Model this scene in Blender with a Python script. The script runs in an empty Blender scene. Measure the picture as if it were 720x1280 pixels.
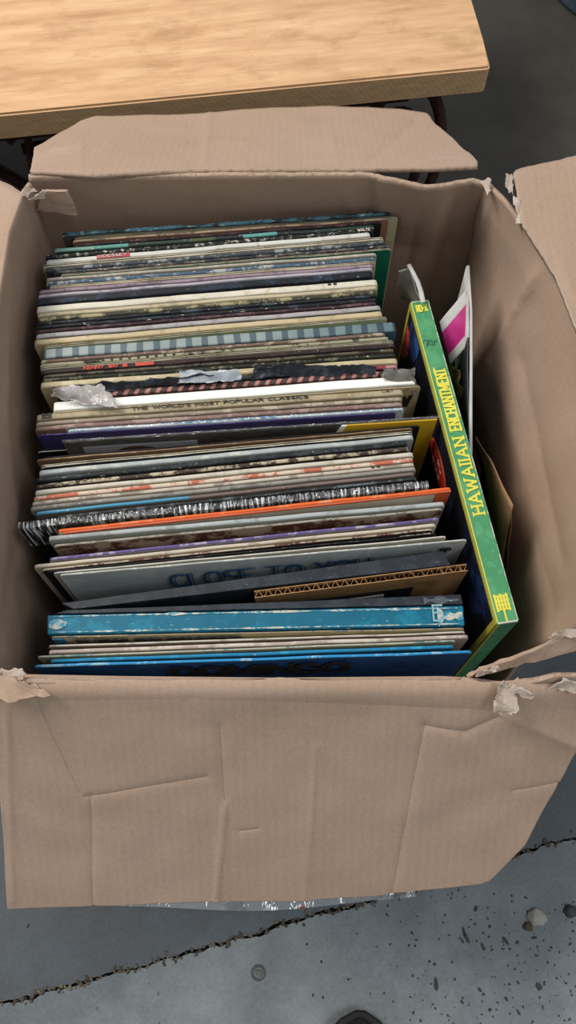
import bpy, bmesh, math, random
from mathutils import Vector, Matrix, noise

random.seed(7)
scene = bpy.context.scene
COL = scene.collection

# ------------------------------------------------------------------ camera
F = 1000.0                       # focal length in pixels of the 720x1280 frame
CAM = Vector((0.0, 0.0, 0.903))
TILT = math.radians(24.3)        # away from straight down
cd = bpy.data.cameras.new('camera')
cam = bpy.data.objects.new('camera', cd)
COL.objects.link(cam)
cam.location = CAM
cam.rotation_euler = (TILT, 0, 0)
cd.sensor_fit = 'VERTICAL'
cd.sensor_height = 36.0
cd.lens = 36.0 * F / 1280.0
cd.clip_start = 0.02
scene.camera = cam

# ------------------------------------------------------------------ light
world = bpy.data.worlds.new('world')
scene.world = world
world.use_nodes = True
bg = world.node_tree.nodes['Background']
bg.inputs[0].default_value = (0.90, 0.93, 1.0, 1)
bg.inputs[1].default_value = 0.36


def area(name, loc, target, sx, sy, power, color):
    l = bpy.data.lights.new(name, 'AREA')
    l.shape = 'RECTANGLE'
    l.size, l.size_y = sx, sy
    l.energy = power
    l.color = color
    o = bpy.data.objects.new(name, l)
    COL.objects.link(o)
    o.location = loc
    o.rotation_euler = (Vector(target) - Vector(loc)).to_track_quat('-Z', 'Y').to_euler()
    return o


# two rows of ceiling tubes of the hall, far above the box
area('ceiling_lamp', (-1.7, 1.2, 2.7), (0, 0.35, 0.3), 1.8, 0.8, 84, (1.0, 0.94, 0.88))
area('ceiling_lamp', (1.5, -0.6, 2.9), (0.3, 0.1, 0.1), 1.6, 0.7, 24, (0.92, 0.97, 1.0))
scene.view_settings.view_transform = 'Standard'
scene.view_settings.look = 'None'
scene.view_settings.gamma = 1.0
scene.view_settings.use_curve_mapping = False
scene.view_settings.exposure = 0.22

# ------------------------------------------------------------------ pixel <-> space
CT, ST = math.cos(TILT), math.sin(TILT)


def ray(px, py):
    a = (px - 360.0) / F
    u = (640.0 - py) / F
    # camera right = +x, up = (0,CT,ST), forward = (0,ST,-CT)
    return Vector((a, ST + CT * u, -CT + ST * u))


def at(px, py, z):
    r = ray(px, py)
    return CAM + r * ((z - CAM.z) / r.z)


def on_plane(px, py, p0, n):
    r = ray(px, py)
    return CAM + r * ((Vector(p0) - CAM).dot(n) / r.dot(n))


def to_px(p):
    d = Vector(p) - CAM
    x = d.x
    up = d.y * CT + d.z * ST
    fw = d.y * ST - d.z * CT
    return (360 + F * x / fw, 640 - F * up / fw)


# ------------------------------------------------------------------ materials
def lin(h):
    h = h.lstrip('#')
    out = []
    for i in (0, 2, 4):
        c = int(h[i:i + 2], 16) / 255
        out.append(c / 12.92 if c <= 0.04045 else ((c + 0.055) / 1.055) ** 2.4)
    return (*out, 1)


class NT:
    def __init__(s, name):
        s.m = bpy.data.materials.new(name)
        s.m.use_nodes = True
        s.t = s.m.node_tree
        s.b = s.t.nodes['Principled BSDF']
        s.co = s.n('ShaderNodeTexCoord')

    def n(s, typ, **k):
        x = s.t.nodes.new(typ)
        for a, v in k.items():
            setattr(x, a, v)
        return x

    def l(s, a, b):
        s.t.links.new(a, b)

    def mapping(s, scale, loc=(0, 0, 0), rot=(0, 0, 0)):
        m = s.n('ShaderNodeMapping')
        s.l(s.co.outputs['Object'], m.inputs[0])
        m.inputs['Scale'].default_value = scale
        m.inputs['Location'].default_value = loc
        m.inputs['Rotation'].default_value = rot
        return m.outputs[0]

    def noise(s, vec, scale, detail=4, rough=0.6):
        x = s.n('ShaderNodeTexNoise')
        s.l(vec, x.inputs['Vector'])
        x.inputs['Scale'].default_value = scale
        x.inputs['Detail'].default_value = detail
        x.inputs['Roughness'].default_value = rough
        return x.outputs['Fac']

    def ramp(s, fac, stops, interp='LINEAR'):
        r = s.n('ShaderNodeValToRGB')
        s.l(fac, r.inputs[0])
        e = r.color_ramp
        e.interpolation = interp
        while len(e.elements) > 1:
            e.elements.remove(e.elements[-1])
        for i, (p, c) in enumerate(stops):
            if isinstance(c, (int, float)):
                c = (c, c, c, 1)
            el = e.elements[0] if i == 0 else e.elements.new(p)
            el.position = p
            el.color = c
        return r.outputs[0]

    def mix(s, fac, a, b, mode='MIX'):
        x = s.n('ShaderNodeMix', data_type='RGBA', blend_type=mode)
        for sock, v in ((x.inputs[0], fac), (x.inputs[6], a), (x.inputs[7], b)):
            if isinstance(v, (int, float, tuple)):
                sock.default_value = v
            else:
                s.l(v, sock)
        return x.outputs[2]

    def bump(s, h, strength, dist=0.001):
        x = s.n('ShaderNodeBump')
        x.inputs['Strength'].default_value = strength
        x.inputs['Distance'].default_value = dist
        s.l(h, x.inputs['Height'])
        s.l(x.outputs[0], s.b.inputs['Normal'])

    def color(s, c):
        if isinstance(c, tuple):
            s.b.inputs['Base Color'].default_value = c
        else:
            s.l(c, s.b.inputs['Base Color'])

    def rough(s, r, spec=0.5):
        s.b.inputs['Roughness'].default_value = r
        s.b.inputs['Specular IOR Level'].default_value = spec


_seed = [0]
_cache = {}


def card(c1, c2=None, amount=0.5, wear=0.0, wcol='#d8d2c0', scale=60, rough=0.55, stretch=(1, 1, 1)):
    """printed card: base colour, blotches of c2, pale wear"""
    key = (c1, c2, amount, wear, wcol, scale, rough, stretch)
    if c2 is None and wear == 0 and key in _cache:
        return _cache[key]
    _seed[0] += 1
    off = (_seed[0] * 1.37, _seed[0] * 0.71, 0)
    t = NT('printed_card')
    v = t.mapping(stretch, off)
    f = t.ramp(t.noise(v, 25, 3), [(0.3, 0.90), (0.7, 1.06)])
    col = t.mix(1.0, lin(c1), f, 'MULTIPLY')
    if c2:
        a = t.ramp(t.noise(v, scale, 4, 0.7), [(max(0, 0.62 - amount * 0.3), 0.0), (min(1, 0.70 - amount * 0.3), 1.0)])
        col = t.mix(a, col, lin(c2))
    if wear:
        w = t.ramp(t.noise(t.mapping((1, 3, 3), off), 140, 5, 0.75), [(0.66 - wear * 0.2, 0.0), (0.69 - wear * 0.2, 1.0)])
        col = t.mix(w, col, lin(wcol))
    t.color(col)
    t.rough(rough, .3)
    t.bump(t.noise(v, 900, 2), 0.15, 0.0003)
    _cache[key] = t.m
    return t.m


def plain(name, c, rough=0.6, metal=0.0, spec=0.5):
    k = (name, c, rough)
    if k in _cache:
        return _cache[k]
    t = NT(name)
    v = t.mapping((1, 1, 1))
    f = t.ramp(t.noise(v, 60, 4), [(0.3, 0.88), (0.7, 1.08)])
    t.color(t.mix(1.0, lin(c), f, 'MULTIPLY'))
    t.rough(rough, spec)
    t.b.inputs['Metallic'].default_value = metal
    _cache[k] = t.m
    return t.m


def cardboard_mat(name='kraft_cardboard', base='#a68f7e', rib_axis='x'):
    t = NT(name)
    v = t.mapping((1, 1, 1))
    big = t.ramp(t.noise(v, 7, 4, 0.6), [(0.3, lin('#a08873')), (0.7, lin(base))])
    fib = t.ramp(t.noise(t.mapping((60, 60, 20)), 8, 3, 0.7), [(0.35, 0.93), (0.65, 1.05)])
    col = t.mix(1.0, big, fib, 'MULTIPLY')
    sp = t.ramp(t.noise(v, 420, 2, 0.5), [(0.70, 0.0), (0.76, 0.5)])
    col = t.mix(sp, col, lin('#7b6552'))
    st = t.ramp(t.noise(v, 16, 5, 0.7), [(0.60, 0.0), (0.78, 0.35)])
    col = t.mix(st, col, lin('#bda692'))
    t.color(col)
    t.rough(0.8, 0.25)
    w = t.n('ShaderNodeTexWave', bands_direction='X')
    t.l(v, w.inputs[0])
    w.inputs['Scale'].default_value = 45 if rib_axis == 'x' else 0.01
    w.inputs['Distortion'].default_value = 1.0
    h = t.mix(0.5, w.outputs['Fac'], t.noise(v, 90, 5, 0.6))
    t.bump(h, 0.16, 0.0012)
    return t.m


M_BOX = cardboard_mat()
M_BOX2 = cardboard_mat('kraft_cardboard_side', rib_axis='z')
M_TORN = card('#b5a698', '#9a8a7a', 0.3, 0.1, '#ccc2b8', 80, 0.9)
M_RIM = card('#a8927f', '#937c68', 0.4, 0.08, '#c4b6a8', 200, 0.9)
M_CREAM = card('#cfc5ab', '#a89878', 0.35, 0.0, scale=90)

# ------------------------------------------------------------------ object helpers


def link(name, me, mats, parent=None, loc=None, rot=None):
    o = bpy.data.objects.new(name, me)
    COL.objects.link(o)
    for m in mats:
        me.materials.append(m)
    if parent:
        o.parent = parent
    if loc is not None:
        o.location = loc
    if rot is not None:
        o.rotation_euler = rot
    return o


def mesh(name, verts, faces, mats, parent=None, loc=None, rot=None, mi=None, smooth=False):
    me = bpy.data.meshes.new(name)
    me.from_pydata([tuple(v) for v in verts], [], faces)
    if mi:
        for p, i in zip(me.polygons, mi):
            p.material_index = i
    if smooth:
        for p in me.polygons:
            p.use_smooth = True
    me.update()
    return link(name, me, mats, parent, loc, rot)


def empty(name, loc=(0, 0, 0), rz=0.0):
    o = bpy.data.objects.new(name, None)
    COL.objects.link(o)
    o.location = loc
    o.rotation_euler = (0, 0, rz)
    o.empty_display_size = 0.05
    return o


def tag(o, label, cat, group=None, kind=None):
    o['label'] = label
    if cat:
        o['category'] = cat
    if group:
        o['group'] = group
    if kind:
        o['kind'] = kind
    return o


def box(name, x0, x1, y0, y1, z0, z1, mats, parent=None, bevel=0.0, seg=2):
    bm = bmesh.new()
    bmesh.ops.create_cube(bm, size=1)
    for v in bm.verts:
        v.co = Vector(((x0 + x1) / 2 + v.co.x * (x1 - x0), (y0 + y1) / 2 + v.co.y * (y1 - y0), (z0 + z1) / 2 + v.co.z * (z1 - z0)))
    if bevel:
        bmesh.ops.bevel(bm, geom=bm.edges[:], offset=bevel, segments=seg, affect='EDGES', profile=0.5)
    me = bpy.data.meshes.new(name)
    bm.to_mesh(me)
    bm.free()
    return link(name, me, mats, parent)


def resample(pl, n):
    pl = [Vector(p) for p in pl]
    d = [0]
    for a, b in zip(pl, pl[1:]):
        d.append(d[-1] + (b - a).length)
    out = []
    for i in range(n + 1):
        s = d[-1] * i / n
        k = 0
        while k < len(d) - 2 and d[k + 1] < s:
            k += 1
        f = 0 if d[k + 1] == d[k] else (s - d[k]) / (d[k + 1] - d[k])
        out.append(pl[k].lerp(pl[k + 1], min(1, max(0, f))))
    return out


def coons(bottom, top, left, right, nu, nv):
    """patch from four border polylines; bottom/top run u, left/right run v"""
    B, T = resample(bottom, nu), resample(top, nu)
    L, R = resample(left, nv), resample(right, nv)
    g = []
    for j in range(nv + 1):
        v = j / nv
        row = []
        for i in range(nu + 1):
            u = i / nu
            p = B[i] * (1 - v) + T[i] * v + L[j] * (1 - u) + R[j] * u
            p = p - (B[0] * (1 - u) * (1 - v) + B[-1] * u * (1 - v) + T[0] * (1 - u) * v + T[-1] * u * v)
            row.append(p)
        g.append(row)
    return g


def seg_dist(p, a, b):
    ax, ay = a
    bx, by = b
    dx, dy = bx - ax, by - ay
    t = max(0, min(1, ((p[0] - ax) * dx + (p[1] - ay) * dy) / (dx * dx + dy * dy)))
    return math.hypot(p[0] - ax - t * dx, p[1] - ay - t * dy)


def grid_mesh(name, g, mats, parent, thick=0.004, creases=(), wob=0.002, wscale=9, smooth=True, edge=0.0, offset=-1, rim=1, fade=0):
    nv, nu = len(g) - 1, len(g[0]) - 1
    # normals
    P = []
    for j in range(nv + 1):
        for i in range(nu + 1):
            a = g[j][min(nu, i + 1)] - g[j][max(0, i - 1)]
            b = g[min(nv, j + 1)][i] - g[max(0, j - 1)][i]
            n = a.cross(b)
            n = n.normalized() if n.length > 1e-12 else Vector((0, 0, 1))
            p = g[j][i].copy()
            q = to_px(p)
            d = wob * noise.noise(p * wscale) + wob * 0.35 * noise.noise(p * wscale * 4)
            for (ca, cb, dep, w) in creases:
                s = seg_dist(q, ca, cb)
                if s < 5 * w:
                    d += dep * math.exp(-abs(s) / w)
            if fade:      # the fold line shared by wall and flap stays put
                t_ = (nv - j if fade > 0 else j) / nv
                d *= min(1.0, t_ * 7)
            p += n * d
            if edge and (i in (0, nu) or j in (0, nv)):
                p += Vector((noise.noise(p * 160), noise.noise(p * 160 + Vector((5, 0, 0))), 0)) * edge
            P.append(p)
    fs = []
    for j in range(nv):
        for i in range(nu):
            a = j * (nu + 1) + i
            fs.append((a, a + 1, a + nu + 2, a + nu + 1))
    o = mesh(name, P, fs, mats, parent, smooth=smooth)
    if thick:
        s = o.modifiers.new('thickness', 'SOLIDIFY')
        s.thickness = thick
        s.offset = offset
        s.material_offset_rim = rim
    return o


def tube(name, pts, r, mats, parent=None, n=8, flat=1.0):
    vs, fs = [], []
    pts = [Vector(p) for p in pts]
    up = Vector((0, 0, 1))
    for k, p in enumerate(pts):
        d = (pts[min(k + 1, len(pts) - 1)] - pts[max(0, k - 1)]).normalized()
        s = d.cross(up)
        if s.length < 1e-3:
            s = Vector((1, 0, 0))
        s.normalize()
        t = s.cross(d)
        rr = r[k] if isinstance(r, (list, tuple)) else r
        for i in range(n):
            a = 2 * math.pi * i / n
            vs.append(p + s * math.cos(a) * rr + t * math.sin(a) * rr * flat)
    for k in range(len(pts) - 1):
        for i in range(n):
            j = (i + 1) % n
            fs.append((k * n + i, k * n + j, (k + 1) * n + j, (k + 1) * n + i))
    fs.append(tuple(range(n)))
    fs.append(tuple(range((len(pts) - 1) * n, len(pts) * n))[::-1])
    return mesh(name, vs, fs, mats, parent, smooth=True)


# ------------------------------------------------------------------ stroke lettering


def arc(cx, cy, rx, ry, a0, a1, n=9):
    return [(cx + rx * math.cos(math.radians(a0 + (a1 - a0) * i / n)), cy + ry * math.sin(math.radians(a0 + (a1 - a0) * i / n))) for i in range(n + 1)]


GL = {
    'A': (0.85, [[(0, 0), (0.42, 1), (0.85, 0)], [(0.17, 0.36), (0.68, 0.36)]]),
    'C': (0.75, [arc(0.42, 0.5, 0.42, 0.5, 50, 310, 12)]),
    'D': (0.75, [[(0, 0), (0, 1)], [(0, 1), (0.3, 1)] + arc(0.3, 0.5, 0.42, 0.5, 90, -90, 9) + [(0, 0)]]),
    'E': (0.62, [[(0, 0), (0, 1)], [(0, 1), (0.6, 1)], [(0, 0.52), (0.5, 0.52)], [(0, 0), (0.6, 0)]]),
    'G': (0.8, [arc(0.42, 0.5, 0.42, 0.5, 50, 350, 12) + [(0.5, 0.42)]]),
    'H': (0.72, [[(0, 0), (0, 1)], [(0.72, 0), (0.72, 1)], [(0, 0.5), (0.72, 0.5)]]),
    'I': (0.08, [[(0.04, 0), (0.04, 1)]]),
    'K': (0.7, [[(0, 0), (0, 1)], [(0.68, 1), (0, 0.42)], [(0.25, 0.6), (0.7, 0)]]),
    'L': (0.58, [[(0, 1), (0, 0)], [(0, 0), (0.56, 0)]]),
    'M': (0.95, [[(0, 0), (0.04, 1), (0.47, 0.2), (0.9, 1), (0.95, 0)]]),
    'N': (0.75, [[(0, 0), (0, 1)], [(0, 1), (0.75, 0)], [(0.75, 0), (0.75, 1)]]),
    'O': (0.84, [arc(0.42, 0.5, 0.42, 0.5, 0, 360, 18)]),
    'P': (0.62, [[(0, 0), (0, 1)], [(0, 1), (0.32, 1)] + arc(0.32, 0.74, 0.28, 0.26, 90, -90, 8) + [(0, 0.48)]]),
    'R': (0.7, [[(0, 0), (0, 1)], [(0, 1), (0.32, 1)] + arc(0.32, 0.74, 0.28, 0.26, 90, -90, 8) + [(0, 0.48)], [(0.3, 0.48), (0.7, 0)]]),
    'S': (0.6, [arc(0.3, 0.74, 0.29, 0.26, 40, 250, 9) + arc(0.3, 0.26, 0.3, 0.26, 70, -140, 9)]),
    'T': (0.72, [[(0, 1), (0.72, 1)], [(0.36, 1), (0.36, 0)]]),
    'U': (0.72, [[(0, 1), (0, 0.36)] + arc(0.36, 0.36, 0.36, 0.36, 180, 360, 9) + [(0.72, 1)]]),
    'V': (0.8, [[(0, 1), (0.4, 0), (0.8, 1)]]),
    'W': (1.1, [[(0, 1), (0.28, 0), (0.55, 0.85), (0.82, 0), (1.1, 1)]]),
    'X': (0.72, [[(0, 0), (0.72, 1)], [(0, 1), (0.72, 0)]]),
    'Y': (0.75, [[(0, 1), (0.37, 0.48)], [(0.75, 1), (0.37, 0.48)], [(0.37, 0.48), (0.37, 0)]]),
    'Z': (0.65, [[(0, 1), (0.63, 1)], [(0.63, 1), (0, 0)], [(0, 0), (0.65, 0)]]),
    '-': (0.35, [[(0.02, 0.5), (0.33, 0.5)]]),
    "'": (0.08, [[(0.04, 1), (0.04, 0.75)]]),
    ' ': (0.35, []),
}


def letters(name, text, mat, parent, origin, ux, uy, h, length=None, sw=0.16, serif=False, gap=0.22, lift=0.0003, outline=False):
    """flat lettering lying on a surface: ux reading direction, uy letter-up direction"""
    ux, uy = Vector(ux).normalized(), Vector(uy).normalized()
    un = ux.cross(uy).normalized()
    tot = sum(GL[c][0] + gap for c in text) - gap
    sx = h if length is None else length / tot
    vs, fs = [], []

    cnt = [0]

    def quad(a, b, w):
        cnt[0] += 1
        lf = lift + .000012 * (cnt[0] % 29)
        a, b = Vector((*a, 0)), Vector((*b, 0))
        d = b - a
        if d.length < 1e-6:
            return
        d.normalize()
        s = Vector((-d.y, d.x, 0)) * w / 2
        a2, b2 = a - d * w * 0.35, b + d * w * 0.35
        k = len(vs)
        for q in (a2 - s, b2 - s, b2 + s, a2 + s):
            for z in (0.0, lf):
                vs.append(Vector(origin) + ux * q.x + uy * q.y + un * (z + 0.00005))
        fs.extend([(k + 1, k + 3, k + 5, k + 7), (k, k + 2, k + 3, k + 1), (k + 2, k + 4, k + 5, k + 3), (k + 4, k + 6, k + 7, k + 5), (k + 6, k, k + 1, k + 7)])
    x = 0
    for c in text:
        w, pls = GL[c]
        for pl in pls:
            pp = [((x + p[0]) * sx, p[1] * h) for p in pl]
            for a, b in zip(pp, pp[1:]):
                quad(a, b, sw * h)
                if outline:
                    quad((a[0] + sw * h * 1.9, a[1]), (b[0] + sw * h * 1.9, b[1]), sw * h * 0.45)
            if serif:
                for e in (pp[0], pp[-1]):
                    if abs(e[1]) < 0.01 * h or abs(e[1] - h) < 0.01 * h:
                        quad((e[0] - sw * h * 0.95, e[1]), (e[0] + sw * h * 0.95, e[1]), sw * h * 0.55)
        x += w + gap
    return mesh(name, vs, fs, [mat], parent)


# ------------------------------------------------------------------ floor
FLOOR_CRACK = [(-260, 1345), (-100, 1290), (0, 1252), (60, 1240), (120, 1222), (165, 1212), (210, 1196), (260, 1186), (300, 1172), (345, 1158), (385, 1146), (440, 1133), (520, 1112), (600, 1086), (650, 1066), (690, 1056), (720, 1049), (900, 1010)]


def concrete(name, a, b, c):
    t = NT(name)
    v = t.mapping((1, 1, 1))
    base = t.ramp(t.noise(v, 2.2, 6, 0.65), [(0.30, lin(a)), (0.5, lin(b)), (0.72, lin(c))])
    cl = t.ramp(t.noise(v, 14, 6, 0.7), [(0.3, 0.80), (0.7, 1.14)])
    col = t.mix(1.0, base, cl, 'MULTIPLY')
    gr = t.ramp(t.noise(v, 260, 3, 0.7), [(0.3, 0.86), (0.7, 1.12)])
    col = t.mix(1.0, col, gr, 'MULTIPLY')
    vo = t.n('ShaderNodeTexVoronoi')
    t.l(v, vo.inputs['Vector'])
    vo.inputs['Scale'].default_value = 75
    vo.inputs['Randomness'].default_value = 1
    pit = t.ramp(vo.outputs['Distance'], [(0.05, 1.0), (0.14, 0.0)])
    sel = t.ramp(t.noise(v, 22, 3), [(0.5, 0.0), (0.62, 0.7)])
    pm = t.mix(1.0, pit, sel, 'MULTIPLY')
    col = t.mix(pm, col, lin('#3a3a38'))
    t.color(col)
    t.rough(0.55, 0.4)
    t.bump(t.mix(0.6, t.noise(v, 260, 3, 0.7), pm), 0.25, 0.002)
    return t.m


def build_floor():
    cr = [at(x, y, 0) for x, y in FLOOR_CRACK]
    cr = [p for p in cr]
    cr[0] = Vector((-3.0, cr[0].y + (cr[0].x + 3.0) * -0.18, 0))
    cr[-1] = Vector((3.0, cr[-1].y + 0.35, 0))
    fine = []
    for a, b in zip(cr, cr[1:]):
        n = max(2, int((b - a).length / 0.004))
        n = min(n, 120)
        for i in range(n):
            fine.append(a.lerp(b, i / n))
    fine.append(cr[-1])
    base = mesh('floor', [(-3, -3, -0.012), (3, -3, -0.012), (3, 4, -0.012), (-3, 4, -0.012)], [(0, 1, 2, 3)],
                [plain('crack_dirt', '#4a443c', 0.95)])
    tag(base, 'worn grey concrete floor with a ragged crack in front of the box', 'floor', kind='structure')
    near, far = [], []
    for p in fine:
        j = noise.noise(p * 60) * 0.004 + noise.noise(p * 190) * 0.0022
        w = 0.0009 + 0.0016 * max(0, noise.noise(p * 30 + Vector((4, 4, 4))) + 0.35)
        near.append(Vector((p.x, p.y + j - w, 0)))
        far.append(Vector((p.x, p.y + j + w + 0.001 * noise.noise(p * 400), 0)))

    def slab(edge, yend, mat, flip):
        n = len(edge)
        vs = [*edge, *[Vector((e.x, yend, 0)) for e in edge], *[Vector((e.x, e.y, -0.012)) for e in edge]]
        fs = []
        for i in range(n - 1):
            a = (i, i + 1, n + i + 1, n + i)
            b = (i, 2 * n + i, 2 * n + i + 1, i + 1)
            fs += [a[::-1], b[::-1]] if flip else [a, b]
        return mesh('slab', vs, fs, [mat], base)
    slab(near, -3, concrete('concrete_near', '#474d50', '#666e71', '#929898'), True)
    slab(far, .46, concrete('concrete_far_shaded', '#3b4043', '#484f54', '#5a656b'), False)  # toned darker: the shadow of the box is put into this slab's colour
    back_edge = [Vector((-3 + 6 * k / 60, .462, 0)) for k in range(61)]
    slab(back_edge, 4, concrete('concrete_back_dimmed', '#34312b', '#3f3c35', '#4c4a43'), False)  # added slab past a hidden joint; the dimmer far light is painted in
    return base


build_floor()

# ------------------------------------------------------------------ cardboard box
ZR = 0.368
YF, YB = 0.119, 0.578
bx = empty('cardboard_box', (0, 0.35, 0))
tag(bx, 'open worn brown cardboard box with torn corners, full of records', 'box')
bx.location = (0, 0, 0)


def hinge_pt(x, y):
    return at(x, y, ZR)


# bottom
bot = coons([(-0.205, 0.122, 0.001), (0.19, 0.122, 0.001)], [(-0.24, 0.59, 0.001), (0.188, 0.59, 0.001)],
            [(-0.205, 0.122, 0.001), (-0.24, 0.59, 0.001)], [(0.19, 0.122, 0.001), (0.188, 0.59, 0.001)], 4, 4)
grid_mesh('bottom', bot, [M_BOX, M_RIM], bx, 0.0035, wob=0, offset=1)

# back wall (inner face towards -y)
ZW = ZR - .003
bw_top = [at(36, 217, ZW), at(200, 216, ZW), at(350, 215, ZW), at(465, 215, ZW), at(482, 220, ZR), at(505, 224, ZR), at(528, 230, ZR), at(552, 229, ZR), at(572, 225, ZR), at(590, 222, ZR), at(611, 228, ZR)]
bw_bot = [(-0.246, 0.590, 0.001), (0.0, 0.600, 0.001), (0.198, 0.598, 0.001)]
cre_b = [((150, 222), (158, 262), 0.0016, 3), ((175, 230), (300, 240), 0.0012, 3), ((420, 222), (445, 262), 0.0016, 3),
         ((482, 225), (470, 330), 0.0022, 4), ((556, 232), (500, 420), 0.004, 6), ((572, 235), (525, 420), -0.004, 6), ((590, 235), (545, 420), 0.003, 5), ((535, 235), (500, 360), -0.003, 5), ((520, 232), (490, 320), 0.002, 3),
         ((88, 240), (95, 285), 0.002, 3), ((60, 238), (110, 236), 0.0015, 2)]
g = coons(bw_bot, bw_top, [bw_bot[0], (-0.252, 0.590, 0.26), bw_top[0]], [bw_bot[-1], (0.202, 0.599, 0.26), bw_top[-1]], 110, 60)
grid_mesh('back_wall', g, [M_BOX2, M_RIM], bx, 0.004, cre_b, 0.002, 8, edge=0.0012, offset=1, fade=1)

# left wall
lw_top = [at(-13, 842, ZR), at(-18, 650, ZR), at(-10, 500, ZR), at(-2, 380, ZR), at(12, 290, ZR), at(30, 243, ZR), at(40, 230, ZR)]
lw_bot = [(-0.208, 0.121, 0.001), (-0.232, 0.35, 0.001), (-0.246, 0.594, 0.001)]
lm = [(-0.208, 0.121, 0.2), (-0.240, 0.3, 0.2), (-0.252, 0.45, 0.2), (-0.246, 0.594, 0.2)]
g1 = coons(lw_bot, lm, [lw_bot[0], lm[0]], [lw_bot[-1], lm[-1]], 70, 14)
g2 = coons(lm, lw_top, [lm[0], lw_top[0]], [lm[-1], lw_top[-1]], 70, 26)
cre_l = [((12, 300), (8, 520), 0.0022, 3), ((8, 520), (22, 700), 0.0015, 4), ((30, 620), (0, 800), -0.002, 4)]
grid_mesh('left_wall', g1 + g2[1:], [M_BOX2, M_BOX], bx, 0.004, cre_l, 0.0035, 7, edge=0.0, offset=-1, fade=1)

# right wall: vertical below, flared outward above a long bulging crease
rw_top = [at(752, 768, ZR), at(757, 740, ZR), at(765, 620, ZR), at(748, 470, ZR), at(700, 345, ZR), at(682, 318, ZR), at(655, 283, ZR), at(628, 250, ZR), at(605, 228, ZR)]
rw_mid = [(0.196, 0.168, 0.255), (0.210, 0.2, 0.255), (0.216, 0.3, 0.255), (0.208, 0.4, 0.25), (0.200, 0.5, 0.24), (0.192, 0.596, 0.24)]
rw_bot = [(0.190, 0.140, 0.001), (0.205, 0.35, 0.001), (0.19, 0.598, 0.001)]
g1 = coons(rw_bot, rw_mid, [rw_bot[0], rw_mid[0]], [rw_bot[-1], rw_mid[-1]], 90, 24)
g2 = coons(rw_mid, rw_top, [rw_mid[0], rw_top[0]], [rw_mid[-1], rw_top[-1]], 90, 40)
cre_r = [((684, 325), (600, 482), -0.007, 16), ((684, 325), (600, 482), -0.002, 3), ((600, 482), (640, 620), -0.004, 14), ((650, 450), (700, 700), 0.003, 12),
         ((600, 235), (570, 330), 0.003, 4), ((616, 245), (585, 340), -0.003, 4), ((650, 600), (690, 760), 0.002, 10)]
grid_mesh('right_wall', g1 + g2[1:], [M_BOX2, M_BOX], bx, 0.004, cre_r, 0.0045, 6, edge=0.0, offset=1, fade=1)

# front wall
def low(x, y, dy=0.0):
    p = at(x, y, ZR)
    p.z -= .006
    p.y += dy
    return p


fw_top = [low(-8, 847), low(150, 850), low(350, 852), low(560, 850), low(600, 853), low(640, 858), (0.188, 0.118, .20)]
fw_bot = [(-0.208, 0.117, 0.001), (0.188, 0.117, 0.001)]
g = coons(fw_bot, fw_top, [fw_bot[0], fw_top[0]], [fw_bot[-1], fw_top[-1]], 90, 30)
grid_mesh('front_wall', g, [M_BOX2, M_BOX], bx, 0.004, [], 0.002, 7, edge=0.0, offset=-1, fade=1)


def flap(name, bottom, top, left, right, p0, n, nu, nv, creases, wob=0.003, edge=0.0, round_=0.0, mats=None, off=-1):
    g = coons([(*p, 0) for p in bottom], [(*p, 0) for p in top], [(*p, 0) for p in left], [(*p, 0) for p in right], nu, nv)
    for row in g:
        for i, p in enumerate(row):
            row[i] = on_plane(p.x, p.y, p0, n)
    if round_:
        for j, row in enumerate(g):
            for i, p in enumerate(row):
                d = (p - Vector((p.x, p0[1], p0[2]))).length
                # a soft fold: the board bows up just past the hinge
                row[i] = p + n * (round_ * math.exp(-d / 0.02) * (1 - math.exp(-d / 0.004)))
    return grid_mesh(name, g, mats or [M_BOX, M_RIM], bx, 0.004, creases, wob, 8, edge=edge, offset=off, fade=-1)


# front flap hangs down towards the viewer
a = math.radians(46)
nf = Vector((0, -math.sin(a), math.cos(a)))
cre_f = [((115, 992), (118, 1130), 0.0022, 3), ((275, 905), (282, 1000), 0.0018, 4), ((282, 1000), (270, 1128), -0.002, 3),
         ((396, 930), (380, 1125), -0.0010, 4), ((530, 900), (490, 1112), 0.0018, 3), ((108, 992), (258, 967), 0.0018, 3),
         ((40, 860), (100, 985), 0.0014, 5), ((530, 903), (580, 910), 0.0028, 3), ((580, 910), (622, 890), 0.0028, 3),
         ((700, 975), (640, 985), 0.0015, 3), ((300, 1035), (322, 1032), 0.0012, 2), ((10, 870), (18, 1120), -0.0015, 5),
         ((-8, 872), (240, 868), 0.0012, 7), ((240, 868), (610, 882), 0.0014, 7), ((610, 880), (720, 930), -0.003, 12)]
flap('front_flap', [(-8, 842), (100, 845), (350, 848), (560, 846), (600, 851), (640, 850), (690, 836), (726, 836)],
     [(12, 1131), (70, 1129), (200, 1124), (350, 1122), (470, 1114), (560, 1104), (600, 1099)],
     [(-8, 842), (-2, 930), (5, 1030), (12, 1131)],
     [(726, 836), (723, 925), (704, 965), (684, 998), (655, 1052), (612, 1094), (600, 1099)],
     (0, YF, ZR), nf, 480, 240, [(a_, b_, d_ * .75, w_ + .6) for a_, b_, d_, w_ in cre_f], 0.003, 0.0, 0.007)

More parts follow.
